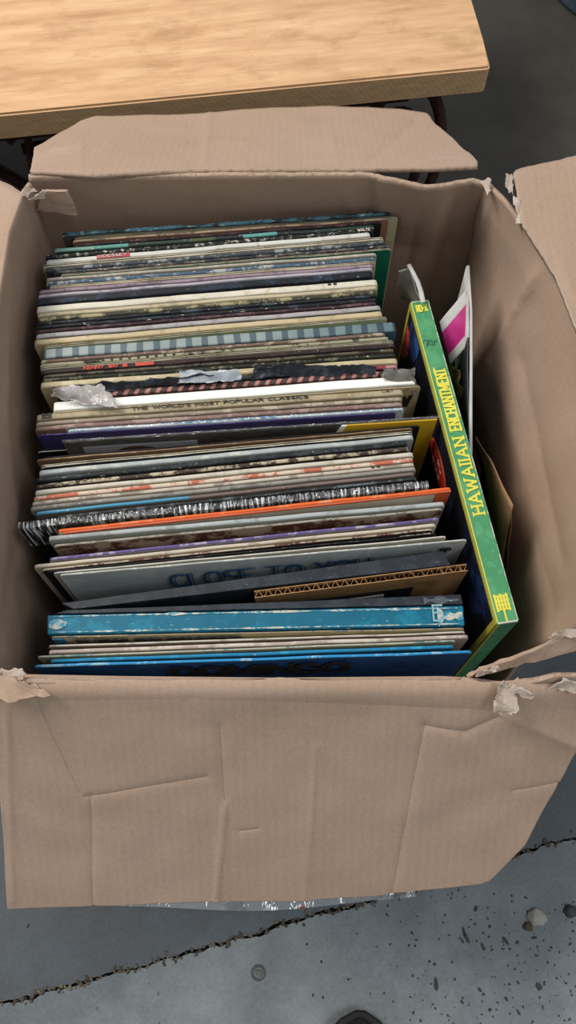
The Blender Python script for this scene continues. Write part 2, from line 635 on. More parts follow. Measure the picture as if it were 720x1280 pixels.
# back flap droops away over the bench
a = math.radians(24)
nb = Vector((0, math.sin(a), math.cos(a)))
cre_k = [((262, 140), (256, 212), 0.0014, 3), ((102, 180), (100, 212), 0.001, 3), ((410, 160), (425, 210), 0.001, 4),
         ((520, 150), (460, 205), -0.0015, 6), ((45, 200), (590, 198), 0.0008, 6), ((455, 210), (585, 195), 0.002, 4)]
flap('back_flap', [(38, 216), (120, 219), (250, 214), (400, 213), (470, 213), (540, 212), (597, 208)],
     [(43, 184), (75, 166), (100, 152), (120, 146), (200, 143), (300, 137), (420, 134), (500, 137), (534, 141), (545, 155), (565, 170), (580, 186), (597, 203)],
     [(38, 216), (43, 184)], [(597, 208), (597, 203)], (0, YB, ZR), nb, 150, 40, cre_k, 0.003, 0.0004, 0.003, mats=[M_BOX, M_RIM], off=-1)

# right flap leans out past the frame
a = math.radians(8)
nr = Vector((0, 0, 1))
cre_q = [((688, 506), (722, 486), -0.004, 2.5), ((668, 240), (720, 225), 0.0012, 3), ((690, 330), (712, 440), 0.002, 4), ((660, 290), (720, 380), -0.0015, 6)]
flap('right_flap', [(732, 800), (749, 740), (757, 620), (740, 470), (693, 348), (676, 321), (653, 285)],
     [(960, 800), (980, 600), (960, 400), (900, 200)],
     [(732, 800), (960, 800)], [(653, 285), (647, 250), (640, 218), (660, 212), (720, 199), (800, 185), (900, 200)],
     (0, 0, ZR + .0012), nr, 90, 60, cre_q, 0.003, 0.001, mats=[M_BOX, M_TORN], off=-1)

# left flap
a = math.radians(14)
nl = Vector((-math.sin(a), 0, math.cos(a)))
flap('left_flap', [(-13, 842), (-18, 650), (-10, 500), (-2, 380), (12, 290), (30, 243)],
     [(-330, 860), (-330, 600), (-260, 380), (-200, 120)],
     [(-13, 842), (-330, 860)], [(30, 243), (14, 232), (0, 225), (-80, 175), (-200, 120)],
     (at(-5, 500, ZR).x, 0, ZR), nl, 60, 40, [], 0.002, 0.0008, off=-1, mats=[M_BOX, M_TORN])


def scrap(pts, seed, amp=0.003, mat=None, n=9, name='torn_paper', parent=None, thick=0.0007):
    """crumpled ragged scrap through four px corners (x, y, z)"""
    c = [at(*p) for p in pts]
    P, fs = [], []
    for j in range(n + 1):
        for i in range(n + 1):
            u, v = i / n, j / n
            p = c[0] * (1 - u) * (1 - v) + c[1] * u * (1 - v) + c[2] * u * v + c[3] * (1 - u) * v
            q = p * 90 + Vector((seed, seed * 2.3, 0))
            e = 1.0
            p = p + Vector((noise.noise(q), noise.noise(q + Vector((9, 0, 0))), noise.noise(q + Vector((0, 9, 0))) + 0.2)) * amp * e
            if i in (0, n) or j in (0, n):
                q = p * 300
                p += Vector((noise.noise(q), noise.noise(q + Vector((3, 0, 0))), 0)) * amp * 0.8
            P.append(p)
    for j in range(n):
        for i in range(n):
            a_ = j * (n + 1) + i
            fs.append((a_, a_ + 1, a_ + n + 2, a_ + n + 1))
    o = mesh(name, P, fs, [mat or M_TORN], parent or bx)
    s = o.modifiers.new('thickness', 'SOLIDIFY')
    s.thickness = thick
    return o


scrap([(614, 888, .371), (640, 890, .369), (648, 862, .376), (622, 852, .380)], 3, .005)
scrap([(640, 870, .376), (668, 872, .374), (666, 866, .378), (646, 860, .379)], 5, .003)
scrap([(690, 864, .374), (724, 866, .374), (724, 852, .380), (700, 853, .380)], 8, .003)
scrap([(28, 246, .372), (38, 250, .372), (46, 240, .378), (34, 236, .378)], 11, .004)
scrap([(40, 252, .366), (56, 250, .366), (58, 240, .374), (50, 244, .372)], 14, .004)
scrap([(648, 284, .368), (658, 284, .368), (650, 250, .374), (640, 244, .374)], 17, .004)
scrap([(634, 246, .370), (642, 246, .370), (640, 220, .376), (632, 222, .376)], 19, .003)
scrap([(597, 845, .370), (628, 838, .370), (624, 830, .372), (596, 840, .372)], 21, .003)
scrap([(686, 800, .371), (720, 798, .372), (724, 788, .374), (690, 792, .374)], 25, .004)
scrap([(606, 244, .369), (616, 240, .370), (612, 226, .373), (600, 228, .372)], 27, .003)
scrap([(2, 846, .369), (30, 850, .372), (28, 840, .376), (2, 836, .374)], 31, .004)
scrap([(-8, 842, .374), (36, 852, .373), (66, 872, .372), (-6, 874, .372)], 35, .004, mat=M_BOX)
# crushed corner tab at the far left
scrap([(46, 264, .338), (96, 270, .336), (84, 240, .362), (52, 240, .362)], 38, .001, mat=M_BOX2, name='corner_tab', thick=.003)
# torn lip that bridges the near right corner
scrap([(585, 849, .368), (728, 812, .362), (730, 788, .372), (600, 839, .371)], 41, .0012, mat=M_BOX2, name='corner_tab', thick=.003, n=14)

# ------------------------------------------------------------------ records
ZB = 0.006
ZT = 0.318
GROUP = 'records packed upright in the cardboard box'
recs = []


def sleeve(L, T, H, kind, mats, name='vinyl_record', seed=0, bow=0.0, rnd=0.003):
    """local frame: x along the spine, -y front cover, z up; mats = spine, front, rest"""
    nx = 34
    if kind == 'open' and T > 0.0018:
        w = min(0.0008, T * 0.28)
        prof = [(-T / 2, 0, 1), (-T / 2, H - 0.0004, 2), (-T / 2 + w * 0.5, H, 2), (-T / 2 + w, H - 0.0004, 0), (-T / 2 + w, H - 0.006, 0),
                (T / 2 - w, H - 0.006, 0), (T / 2 - w, H - 0.0004, 2), (T / 2 - w * 0.5, H, 2), (T / 2, H - 0.0004, 2), (T / 2, 0, 2)]
    else:
        r = min(T * 0.42, 0.0014)
        prof = [(-T / 2, 0, 1), (-T / 2, H - r, 0), (-T / 2 + r * 0.3, H - r * 0.3, 0), (-T / 2 + r, H, 0), (T / 2 - r, H, 0),
                (T / 2 - r * 0.3, H - r * 0.3, 0), (T / 2, H - r, 2), (T / 2, 0, 2)]
    xs = []
    for i in range(nx + 1):
        u = i / nx
        xs.append(-L / 2 + L * (u if 0 < i < nx else u))
    xs = [-L / 2, -L / 2 + rnd * 0.3, -L / 2 + rnd] + [-L / 2 + rnd + (L - 2 * rnd) * i / nx for i in range(1, nx)] + [L / 2 - rnd, L / 2 - rnd * 0.3, L / 2]
    V, Fc, mi = [], [], []
    n = len(prof)
    for k, x in enumerate(xs):
        e = min(x + L / 2, L / 2 - x)
        drop = 0.0
        if e < rnd:
            drop = rnd - math.sqrt(max(0, rnd * rnd - (rnd - e) ** 2))
        wy = bow * (1 - (2 * x / L) ** 2) + 0.0006 * noise.noise(Vector((x * 14, seed * .06, 0)))
        wz = 0.0007 * noise.noise(Vector((x * 30, seed * 5.7, 3)))
        for j, (y, z, m) in enumerate(prof):
            f = 1.0 if z > H * 0.5 else 0.0
            d = 0.00010 * noise.noise(Vector((x * 120, seed * 2 + j * 4, 1))) if f else 0
            V.append((x, y + wy * (1 if f else 0.3) + d, z + (wz - drop + d) * f))
    for k in range(len(xs) - 1):
        for j in range(n - 1):
            a_ = k * n + j
            Fc.append((a_, a_ + n, a_ + n + 1, a_ + 1))
            mi.append(prof[j][2] if j < n - 1 else 2)
    Fc.append(tuple(range(n))[::-1])
    mi.append(2)
    Fc.append(tuple(range((len(xs) - 1) * n, len(xs) * n)))
    mi.append(2)
    return mesh(name, V, [f[::-1] for f in Fc], mats, mi=mi)


# colour shorthand: (xl, yl, xr, yr, thickness px, kind, spine material, front material, label, dz mm)
def C(*a, **k):
    return card(*a, **k)


def bandmat(stops, wear=0.15, axis=0, base_noise=None):
    """card printed in blocks of colour along the spine (x from -0.16 to 0.16)"""
    _seed[0] += 1
    t = NT('printed_card')
    sx = t.n('ShaderNodeSeparateXYZ')
    t.l(t.co.outputs['Object'], sx.inputs[0])
    mr = t.n('ShaderNodeMapRange')
    t.l(sx.outputs[axis], mr.inputs['Value'])
    mr.inputs['From Min'].default_value = -0.16
    mr.inputs['From Max'].default_value = 0.16
    col = t.ramp(mr.outputs[0], [(p, lin(c)) for p, c in stops], 'CONSTANT')
    if wear:
        w = t.ramp(t.noise(t.mapping((1, 3, 3), (_seed[0], 0, 0)), 150, 5, 0.75), [(0.66 - wear * 0.2, 0.0), (0.69 - wear * 0.2, 1.0)])
        col = t.mix(w, col, lin('#c9c6b4'))
    t.color(col)
    t.rough(0.5)
    return t.m


def stripemat(a_, b_, freq, rot=0.0, duty=0.5, c=None):
    _seed[0] += 1
    t = NT('printed_card')
    v = t.mapping((freq, freq, freq), (0, 0, 0), (0, 0, rot))
    w = t.n('ShaderNodeTexWave', bands_direction='X', wave_profile='SIN')
    t.l(v, w.inputs[0])
    w.inputs['Scale'].default_value = 1
    w.inputs['Distortion'].default_value = 0.8
    w.inputs['Detail Scale'].default_value = 2
    f = t.ramp(w.outputs['Fac'], [(duty - 0.08, lin(a_)), (duty + 0.08, lin(b_))])
    n = t.ramp(t.noise(t.mapping((1, 1, 1)), 40, 4), [(0.3, 0.85), (0.7, 1.1)])
    col = t.mix(1.0, f, n, 'MULTIPLY')
    if c:
        sx = t.n('ShaderNodeSeparateXYZ')
        t.l(t.co.outputs['Object'], sx.inputs[0])
        g = t.ramp(sx.outputs[0], [(0.0, 0.0), (0.16, 0.7)])
        col = t.mix(g, col, t.mix(1.0, col, lin(c), 'MULTIPLY'))
    t.color(col)
    t.rough(0.5)
    return t.m


BLK = '#1d2023'
rows = [
    (77, 292, 488, 265.6, 4.2, 's', C('#3c6470', '#1d2a30', .5, .35, '#aeb4ac'), C('#4a4440'), 'teal mottled record spine farthest back, against the back wall of the box', 1),
    (92, 296.2, 498, 269.8, 2.8, 'o', C('#4c4a3c'), C('#a8a282', '#8f8a70', .3), 'olive-cream record sleeve sticking out right at the far end of the row', 0),
    (90, 301, 486, 272.7, 4.6, 's', C('#a8927a', '#6d5a55', .45, .15), C('#85604e'), 'tan record spine third from the far end', 0),
    (94, 306, 477, 276.7, 3.4, 's', C('#23191c', '#4d3038', .4, .12), C('#15171a'), 'black and maroon record with a black cover showing at its right end', 1),
    (67, 312.5, 468, 281.6, 5.4, 's', bandmat([(0, '#6f9a8c'), (.14, '#4f8a80'), (.24, '#22312c'), (.42, '#3c4a2a'), (.5, '#1b2324'), (.58, '#57958e'), (.68, '#1e2a28'), (.8, '#22382c')], .18), C('#2a3a38'), 'patchy green and black record spine with a pale teal left end', 0),
    (56, 320.5, 466, 286.8, 4.2, 's', C('#1c1e20', '#b8b4a6', .25, .25, '#c8c8bc', 170), C('#222426'), 'black record spine flecked with tiny worn white lettering', 0),
    (57, 327.3, 463, 292.2, 6.0, 's', C('#c9c8c0', '#9b988e', .15, .05), C('#b9b6a8'), 'white record spine with a red lettered patch near its left end', 0),
    (53, 332.6, 480, 297.2, 3.4, 'o', C('#6d675c'), C('#a9a18a'), 'thin cream record just in front of the white spine with the red patch', -1),
    (56, 336.7, 481, 302, 4.0, 's', C('#3a4146', '#8c9092', .3, .25, '#b5b8b4'), C('#33383c'), 'dark slate record spine with worn pale flecks, black left end', 0),
    (66, 340.4, 487, 306.6, 3.3, 's', C('#55504c', '#202830', .5, .3), C('#3a3c40'), 'blue-grey mottled record behind the one with the green cover', 0),
    (75, 343.8, 489, 311, 3.4, 'o', C('#5d5444'), C('#0f5e48', '#0c4a3a', .2), 'cream-edged record whose dark green cover shows at the right end', 0),
    (57, 348.6, 471, 317, 5.6, 's', C('#9f988a', '#b6b0a2', .3, .08), C('#918a7c'), 'wide grey-beige record spine right in front of the green cover', -1),
    (57, 354, 470, 322.5, 4.2, 's', C('#41586c', '#a3a6a2', .3, .28), C('#4a5866'), 'dusty blue record spine with worn white patches', 0),
    (61, 358.6, 470, 327, 3.4, 'o', C('#8d7f6e'), C('#b3a68e'), 'thin cream-pink record between the dusty blue and mauve spines', 0),
    (48, 364, 467, 331.4, 4.6, 's', C('#8d7c86', '#6f606a', .4, .1), C('#7a6a72'), 'mauve record spine with an olive left end', -1),
    (47, 369.6, 466, 335.4, 3.2, 's', C('#aba5ac', '#8b8590', .3, .05), C('#9a96a0'), 'thin pale lilac record behind the broad black spine', 0),
    (46, 376.6, 466, 341.6, 7.6, 's', C('#15191f', '#243040', .3, .10, '#9fa4a8'), C('#141a26'), 'broad black record spine behind the broad white one', 0),
    (45, 386.5, 472, 352, 7.4, 's', C('#cbc6b4', '#b9b39c', .25, .06), C('#c2bca6'), 'broad ivory white record spine in front of the broad black one', 0),
    (46, 393.6, 472, 358.7, 4.2, 's', C('#b7ad90', '#9c9378', .3, .08), C('#a89f84'), 'cream record tucked against the front of the broad ivory spine', -1),
    (47, 399, 470, 364, 4.3, 's', C('#3b382c', '#98906c', .45, .3, '#b3a888'), C('#2c2a26'), 'olive-black record with a torn cream-flecked spine', 0),
    (45, 404, 471, 368.5, 3.4, 's', C('#1c1f22', '#3c4c52', .3, .15), C('#1c1f22'), 'thin black record in front of the torn olive spine', 0),
    (43, 409, 471, 373.3, 4.2, 's', C('#16181c', '#2f3a44', .3, .12), C('#191b1f'), 'black record with speckled spine behind the thin maroon one', 0),
    (42, 414, 471, 378, 3.6, 's', C('#37242a', '#5a4046', .4, .15), C('#2c2226'), 'thin dark maroon record behind the light grey spine', 0),
    (44, 420, 476, 383.7, 5.4, 's', C('#a19d9c', '#85807e', .3, .08), C('#2a2a2e'), 'light grey record spine behind the buff one', 0),
    (42, 427.6, 478, 391, 6.4, 's', C('#b9a986', '#a3936f', .3, .05), C('#a8986f'), 'buff yellow record spine behind the grey striped one', 0),
    (54, 433.6, 484, 396.4, 2.6, 'o', C('#55604c'), C('#8a9878'), 'thin pale green record directly behind the grey striped spine', -1),
    (53, 442, 495, 407, 12.6, 's', stripemat('#4c5c62', '#87938f', 22, 0, .38, '#5c98b4'), C('#3c5a66'), 'thick record set with a grey and teal vertically striped spine', 1),
    (50, 451.6, 482, 416.8, 4.2, 's', C('#6f5a4c', '#a89a84', .35, .15), C('#6a564a'), 'brown record just in front of the striped spine', -1),
    (49, 456.6, 486, 421.6, 3.8, 's', C('#98967c', '#3c3a30', .35, .1), C('#8c8a70'), 'grey-green record with small dark marks along its spine', 0),
    (50, 460.6, 492, 426, 2.8, 'o', C('#5c584c'), C('#aaa896'), 'thin off-white record behind the brown spine lettered in red', 0),
    (50, 465, 494, 431, 5.2, 's', C('#2a1c1a', '#3c2824', .3, .03), C('#241a1a'), 'dark brown record spine with red lettering at the left', 0),
    (53, 470, 493, 437, 3.4, 's', C('#5a5444', '#2b2a24', .4, .12), C('#4a4438'), 'thin olive-brown record in front of the red-lettered brown one', 0),
    (52, 474.8, 495, 443, 4.0, 's', C('#23261f', '#6a6a54', .3, .2), C('#26281f'), 'black-green record behind the cream spine', 0),
    (50, 481, 497, 450, 6.8, 's', C('#b2a583', '#c4b898', .3, .08), C('#a89a78'), 'plain cream record behind the crumpled black paper', 0),
    (68, 488, 497, 457.4, 4.2, 's', bandmat([(0, '#23262c'), (.62, '#23262c'), (.7, '#7c2f38'), (.78, '#9c6068'), (.84, '#8c2f3a'), (.93, '#a87c7c')], .1), C('#20242c'), 'black record whose spine turns red towards its right end', -2),
    (82, 495, 517, 463.8, 6.4, 's', stripemat('#3c2a28', '#a8746a', 38, .5, .68), C('#4a3230'), 'brown record with pink slanting strokes behind the bright white one', 0),
    (66, 507.6, 519, 474, 13.4, 's', C('#efefe6', '#e6e6dc', .2, .0), C('#dcdccf'), 'very wide bright white record cover, the whitest in the box', 2),
    (64, 515.5, 526, 482.6, 1.8, 's', C('#a89a7a'), C('#a89872', '#8c7c5c', .3), 'tan sleeve with black marks sticking out right behind the classics set', -2),
    (45, 521, 504, 489.4, 9.0, 's', C('#a3967a', '#8f8266', .3, .08), C('#94876c'), 'thick tan record set lettered in black, in front of the bright white cover', 0),
    (44, 529, 503, 497.8, 4.6, 's', C('#8f8272', '#b0a48e', .35, .15), C('#75675a'), 'grey-brown record in front of the tan lettered set', 0),
    (43, 535, 503, 504.6, 5.0, 's', C('#7c635a', '#99857a', .4, .08), C('#6c564e'), 'brown-pink record behind the pale blue one in clear plastic', 0),
    (84, 538, 505, 511, 3.8, 's', C('#9fb4be', '#c6ced0', .5, .1), C('#9eabb4'), 'pale blue and white record in clear plastic behind the yellow-cornered one', 0),
    (46, 544, 495, 515.6, 3.0, 's', C('#3a2f6a', '#5a5080', .3, .1), C('#2f2858'), 'purple record showing only its left end behind the portrait cover', 0),
    (47, 564, 482, 538, 2.6, 's', C('#c5c4b8'), C('#17181a'), 'low white-edged record with a black panel at the left', -25),
    (79, 551.5, 547, 521.3, 2.6, 's', C('#2a2a2c', '#55585a', .3, .2), C('#1c1b1d'), 'black record cover with a portrait photo and a big yellow right corner', 5),
    (52, 572, 525, 532, 2.4, 's', C('#17181a'), C('#131416'), 'thin black record sticking out right below the yellow corner', 0),
    (45, 575, 516, 534.8, 4.0, 's', C('#7b614a', '#9a8468', .4, .15), C('#6a5442'), 'brown record right in front of the portrait cover', 0),
    (50, 582.5, 516, 539.8, 3.4, 'o', C('#1f2a36'), C('#2a3340'), 'white-edged record with a dark blue gap, in front of the brown one', 0),
    (48, 590.5, 517, 545.6, 6.0, 's', C('#a1a8a6', '#b9bdb4', .3, .06), C('#8d9492'), 'pale grey-blue record behind the two dark spines', 0),
    (44, 599.8, 509, 552.8, 6.0, 's', C('#181c20', '#30383c', .35, .12), C('#17191c'), 'glossy black record in front of the pale grey-blue one', 0),
    (44, 607.6, 511, 559.6, 4.6, 's', C('#41342c', '#b3a78e', .45, .3, '#c8bea8'), C('#2c2420'), 'dark brown record with a badly torn cream spine', 0),
    (43, 615.2, 517, 566.8, 5.4, 's', C('#c3bdae', '#aaa392', .3, .06), C('#b5ae9e'), 'off-white record behind the red-orange mottled one', 0),
    (41, 622.6, 517, 573.8, 5.0, 's', C('#b5654c', '#c9b8a4', .55, .25), C('#a8988a'), 'record with a faded red-orange mottled spine', 0),
    (39, 628.8, 518, 579.6, 4.0, 's', C('#bdb4a4', '#8c8478', .3, .1), C('#aaa294'), 'cream record with two black specks near its right end', 0),
    (37, 635, 520, 585, 4.6, 's', C('#8d8a82', '#6f6c66', .35, .08), C('#7d7a72'), 'warm grey record behind the half blue one', 0),
    (44, 641.5, 518, 591.2, 4.0, 's', bandmat([(0, '#3d86a4'), (.40, '#6d5c56'), (.7, '#75625c')], .12), C('#5c5450'), 'record whose spine is blue on the left half and brown on the right', 0),
    (70, 646.4, 521, 597, 3.8, 's', C('#2a2e30', '#5c6468', .35, .2), C('#1e2124'), 'black record directly behind the thick shrink-wrapped one', -1),
    (25, 657.4, 534, 605.4, 9.0, 's', C('#0e1012', '#1a1e22', .3, .03), C('#0f1113'), 'thick black record set in shiny shrink wrap', 0),
    (72, 663.2, 564, 610, 4.0, 's', C('#dc6228', '#dc8458', .25, .1), C('#c6c3ba', '#bab7ac', .2), 'record with a bright orange spine and a white cover edged in orange', 0),
    (60, 672.4, 556, 628.6, 5.6, 's', C('#a3aaa8', '#8b918e', .3, .08), C('#8f9692'), 'light grey record in front of the orange-edged one', 0),
    (67, 682, 553, 635.6, 3.0, 's', C('#9a9486', '#6a6458', .4, .15), C('#8f8274', '#4a2820', .55, .1, '#c8beb0', 28), 'record with a brown and white picture cover behind the purple spine', 0),
    (61, 698.6, 549, 648, 3.4, 's', C('#62548a', '#a39cac', .4, .15), C('#9a94a0'), 'record with a purple spine', 0),
    (42, 707.5, 545, 655.4, 4.2, 's', C('#c1b6a2', '#a39884', .35, .08), C('#b3a894'), 'cream record sticking out left in front of the purple spine', 0),
    (52, 712, 541, 661.2, 3.2, 's', C('#b0a490', '#5a3028', .4, .2), C('#2a2422'), 'cream record with a torn brown-stained spine', 0),
    (58, 714.3, 546, 666.4, 2.0, 's', C('#1a1a1c', '#4a4848', .25, .12), C('#161618'), 'thin black record behind the two grey-white sleeves', -2),
    (66, 716, 558, 670.4, 1.9, 's', C('#c0bfb4', '#a8a79c', .3, .1), C('#aaa99e'), 'thin white record against the back of the grey CLOSE TO YOU sleeve', -1),
    (74, 718.5, 584, 674.4, 2.4, 's', C('#a7aca6', '#c6c8c0', .35, .1), C('#b2bab8', '#bdc4c0', .3), 'grey record sleeve lettered CLOSE TO YOU in blue', 1),
    (63, 796.0, 581, 785.4, 2.0, 's', C('#8f8668', '#2a5a78', .3, .15), C('#c4b994', '#b4a984', .2), 'buff ORIGINAL SOUND TRACK record in front of the blue boxed set', -1),
    (60, 807.4, 582, 790.0, 2.4, 's', C('#bcb8aa', '#9c978a', .3, .06), C('#8c7a70'), 'thin white record between the soundtrack record and the pinkish one', 0),
    (60, 814.6, 586, 795.2, 4.8, 's', C('#a89c92', '#c4bcb0', .45, .15), C('#9c8f88'), 'pinkish white record with a bumpy worn spine near the front', 0),
    (46, 821, 570, 800.8, 2.4, 's', C('#a8a898', '#4a7c80', .3, .15), C('#8f927e'), 'thin cream-green record behind the two bright blue ones', 0),
    (62, 826, 568, 807.6, 4.2, 's', C('#1a7aa4', '#2c93b8', .3, .06), C('#125a82'), 'bright blue record second from the front', 0),
    (42, 832.6, 590, 814.4, 3.6, 's', C('#2c8cc4', '#8ab8cc', .3, .12), C('#1a5290', '#123e70', .3), 'deep blue record nearest the front wall, with dark lettering', 0),
]

objs = []
info = []
for k, (xl, yl, xr, yr, th, kind, sm, fm, lab, dz) in enumerate(rows):
    z = ZT + (dz * .3 if abs(dz) < 3 else dz) / 1000.0
    A, B = at(xl, yl, z), at(xr, yr, z)
    ym = (yl + yr) / 2
    T = (at(360, ym - th / 2, z) - at(360, ym + th / 2, z)).length
    info.append([A, B, T, z])


find_set = next(i for i, r in enumerate(rows) if 'CLOSE TO YOU' in r[8] and r[9] == 1)


def y_at(A, B, x):
    return A.y + (B.y - A.y) * (x - A.x) / (B.x - A.x)


# keep neighbours from cutting into each other: thin them, then nudge the front one
for it in range(3):
    for k in range(len(info) - 1):
        a_, b_ = info[k], info[k + 1]
        if k == find_set:
            continue
        x0 = max(a_[0].x, b_[0].x)
        x1 = min(a_[1].x, b_[1].x)
        gaps = [y_at(a_[0], a_[1], x) - y_at(b_[0], b_[1], x) for x in (x0, x1)]
        need = (a_[2] + b_[2]) / 2 + 0.0005
        g_ = min(gaps)
        if g_ < need:
            s = max(.45, (g_ - 0.0005) * 2 / (a_[2] + b_[2]))
            a_[2] = max(.0011, a_[2] * s)
            b_[2] = max(.0011, b_[2] * s)
            need = (a_[2] + b_[2]) / 2 + 0.0005
            for q, g in enumerate(gaps):
                if g < need:
                    b_[q].y -= need - g
for k, (xl, yl, xr, yr, th, kind, sm, fm, lab, dz) in enumerate(rows):
    A, B, T, z = info[k]
    L = (B - A).length
    mid = (A + B) / 2
    o = sleeve(L, T, z - ZB, 'open' if kind == 'o' else 'spine', [sm, fm, M_CREAM], seed=k + 1)
    o.location = (mid.x, mid.y, ZB)
    o.rotation_euler = (0, 0, math.atan2(B.y - A.y, B.x - A.x))
    tag(o, lab, 'record', GROUP)
    o['half'] = L / 2
    objs.append(o)
    info[k].append(L)


def find(txt):
    for i, r in enumerate(rows):
        if txt in r[8]:
            return i
    raise KeyError(txt)


def spine_text(i, text, x0, x1, mat, h=None, sw=.18, serif=False, name='title', yoff=0.0, lift=.0002):
    """lettering on the spine between two photo columns"""
    A, B, T, z, L = info[i]
    xa = (at(x0, rows[i][1] + (rows[i][3] - rows[i][1]) * (x0 - rows[i][0]) / (rows[i][2] - rows[i][0]), z) - A).length - L / 2
    xb = (at(x1, rows[i][1] + (rows[i][3] - rows[i][1]) * (x1 - rows[i][0]) / (rows[i][2] - rows[i][0]), z) - A).length - L / 2
    h = h or T * 0.55
    return letters(name, text, mat, objs[i], (xa, -h / 2 + yoff, z - ZB + 0.0006), (1, 0, 0), (0, 1, 0), h, xb - xa, sw, serif, lift=lift)


def local_slab(i, x0, x1, y0, y1, z0, z1, mat, name):
    return box(name, x0, x1, y0, y1, z0, z1, [mat], objs[i])


def lx(i, px):
    r = rows[i]
    A, B, T, z, L = info[i]
    f = (px - r[0]) / (r[2] - r[0])
    return -L / 2 + L * f * (1.0)


INK = plain('black_ink', '#1c1a18')
i = find('red lettered patch')
A, B, T, z, L = info[i]
local_slab(i, lx(i, 120), lx(i, 161), -T * .42, T * .42, z - ZB - .0003, z - ZB + .0006, plain('red_label_paper', '#b03a48'), 'red_label')
spine_text(i, 'ODESSEY', 123, 159, plain('pale_ink', '#d8c8c0'), sw=.16).location.z += .0003
i = find('dark brown record spine with red')
spine_text(i, 'KENNY', 105, 130, plain('red_ink', '#b8402c'), h=info[i][2] * .7, sw=.3)
spine_text(i, 'WAY', 136, 148, plain('red_ink', '#b8402c'), h=info[i][2] * .7, sw=.3, name='title_end')
A, B, T, z, L = info[i]
local_slab(i, lx(i, 152), lx(i, 158), -T * .4, T * .4, z - ZB, z - ZB + .0006, plain('red_ink', '#b8402c'), 'red_mark')
local_slab(i, lx(i, 168), lx(i, 191), -T * .4, T * .4, z - ZB, z - ZB + .0006, plain('red_ink', '#b8402c'), 'red_mark')
i = find('small dark marks')
A, B, T, z, L = info[i]
for q in range(11):
    x = lx(i, 104 + q * 11)
    local_slab(i, x, x + .0022, -T * .3, T * .3, z - ZB, z - ZB + .0006, INK, 'black_mark')
i = find('thick tan record set')
spine_text(i, "THE WORLD'S MOST POPULAR CLASSICS", 165, 385, INK, h=info[i][2] * .52, sw=.2, serif=True, yoff=.0012)
spine_text(i, 'UST', 478, 492, INK, h=info[i][2] * .3, sw=.2, name='title_end', yoff=.001)
A, B, T, z, L = info[i]
letters('corner_mark', 'LX', INK, objs[i], (-L / 2 + .0125, -T * .35, z - ZB + .0006), (0, 1, 0), (-1, 0, 0), .007, T * .7, .2)
i = find('tan sleeve with black marks')
A, B, T, z, L = info[i]
letters('corner_mark', 'XV', INK, objs[i], (L / 2 - .020, -T / 2 - .0004, z - ZB - .030), (1, 0, 0), (0, 0, 1), .016, .013, .22)
i = find('broad ivory white')
A, B, T, z, L = info[i]
for px in (409, 416):
    local_slab(i, lx(i, px), lx(i, px + 4), 0, T * .25, z - ZB, z - ZB + .0008, INK, 'black_mark')
i = find('two black specks')
A, B, T, z, L = info[i]
for px in (463, 470):
    local_slab(i, lx(i, px), lx(i, px + 4), -T * .1, T * .35, z - ZB, z - ZB + .0008, INK, 'black_mark')
i = find('pale blue and white record in clear')
spine_text(i, 'MASTERPIECES', 200, 345, plain('light_blue_ink', '#3a86b8'), h=info[i][2] * .5, sw=.2)
i = find('sleeve lettered CLOSE')
A, B, T, z, L = info[i]
BLUEINK = plain('blue_ink', '#1f4a72')
letters('title', 'CLOSE TO YOU', BLUEINK, objs[i], (lx(i, 205), -T / 2 - .0012, z - ZB - .044), (1, 0, 0), (0, 0, 1), .027, lx(i, 462) - lx(i, 205), .065, True, outline=True)
letters('catalogue_mark', 'SP', INK, objs[i], (lx(i, 553), -T / 2 - .0012, z - ZB - .018), (1, 0, 0), (0, 0, 1), .008, .008, .2)
i = find('ORIGINAL SOUND TRACK')
A, B, T, z, L = info[i]
letters('title', 'THE ORIGINAL SOUND TRACK RECORDING', INK, objs[i], (lx(i, 92), -T / 2 - .0012, z - ZB - .0115), (1, 0, 0), (0, 0, 1), .0085, lx(i, 300) - lx(i, 92), .18, True)
local_slab(i, -L / 2 + .001, lx(i, 78), -T / 2 - .0012, -T / 2 + .0002, z - ZB - .12, z - ZB - .002, plain('blue_print', '#14608a'), 'blue_corner')
i = find('nearest the front wall')
A, B, T, z, L = info[i]
letters('title', 'DOMINGO', plain('dark_ink', '#060d1a'), objs[i], (lx(i, 212), -T / 2 - .0012, z - ZB - .040), (1, 0, 0), (0, 0, 1), .028, lx(i, 436) - lx(i, 212), .20)
i = find('orange-edged one')
i = find('bright orange spine')
A, B, T, z, L = info[i]
ORG = plain('orange_print', '#bf5a34')
local_slab(i, L / 2 - .012, L / 2 - .0005, -T / 2 - .0012, -T / 2 + .0002, .05, z - ZB - .003, ORG, 'orange_border')
local_slab(i, -L / 2 + .004, L / 2 - .0005, -T / 2 - .0012, -T / 2 + .0002, z - ZB - .0035, z - ZB - .001, ORG, 'orange_border')
i = find('black record cover with a portrait')
A, B, T, z, L = info[i]
H = z - ZB
fy = -T / 2


def face_poly(i, pts, mat, name, lift=.0005):
    A, B, T, z, L = info[i]
    lift += .0007
    fy = -T / 2 - lift
    vs = [(x, fy, zz) for x, zz in pts] + [(x, -T / 2 + .0001, zz) for x, zz in pts]
    n = len(pts)
    fs = [tuple(range(n))] + [(k, n + k, n + (k + 1) % n, (k + 1) % n) for k in range(n)]
    return mesh(name, vs, fs, [mat], objs[i])


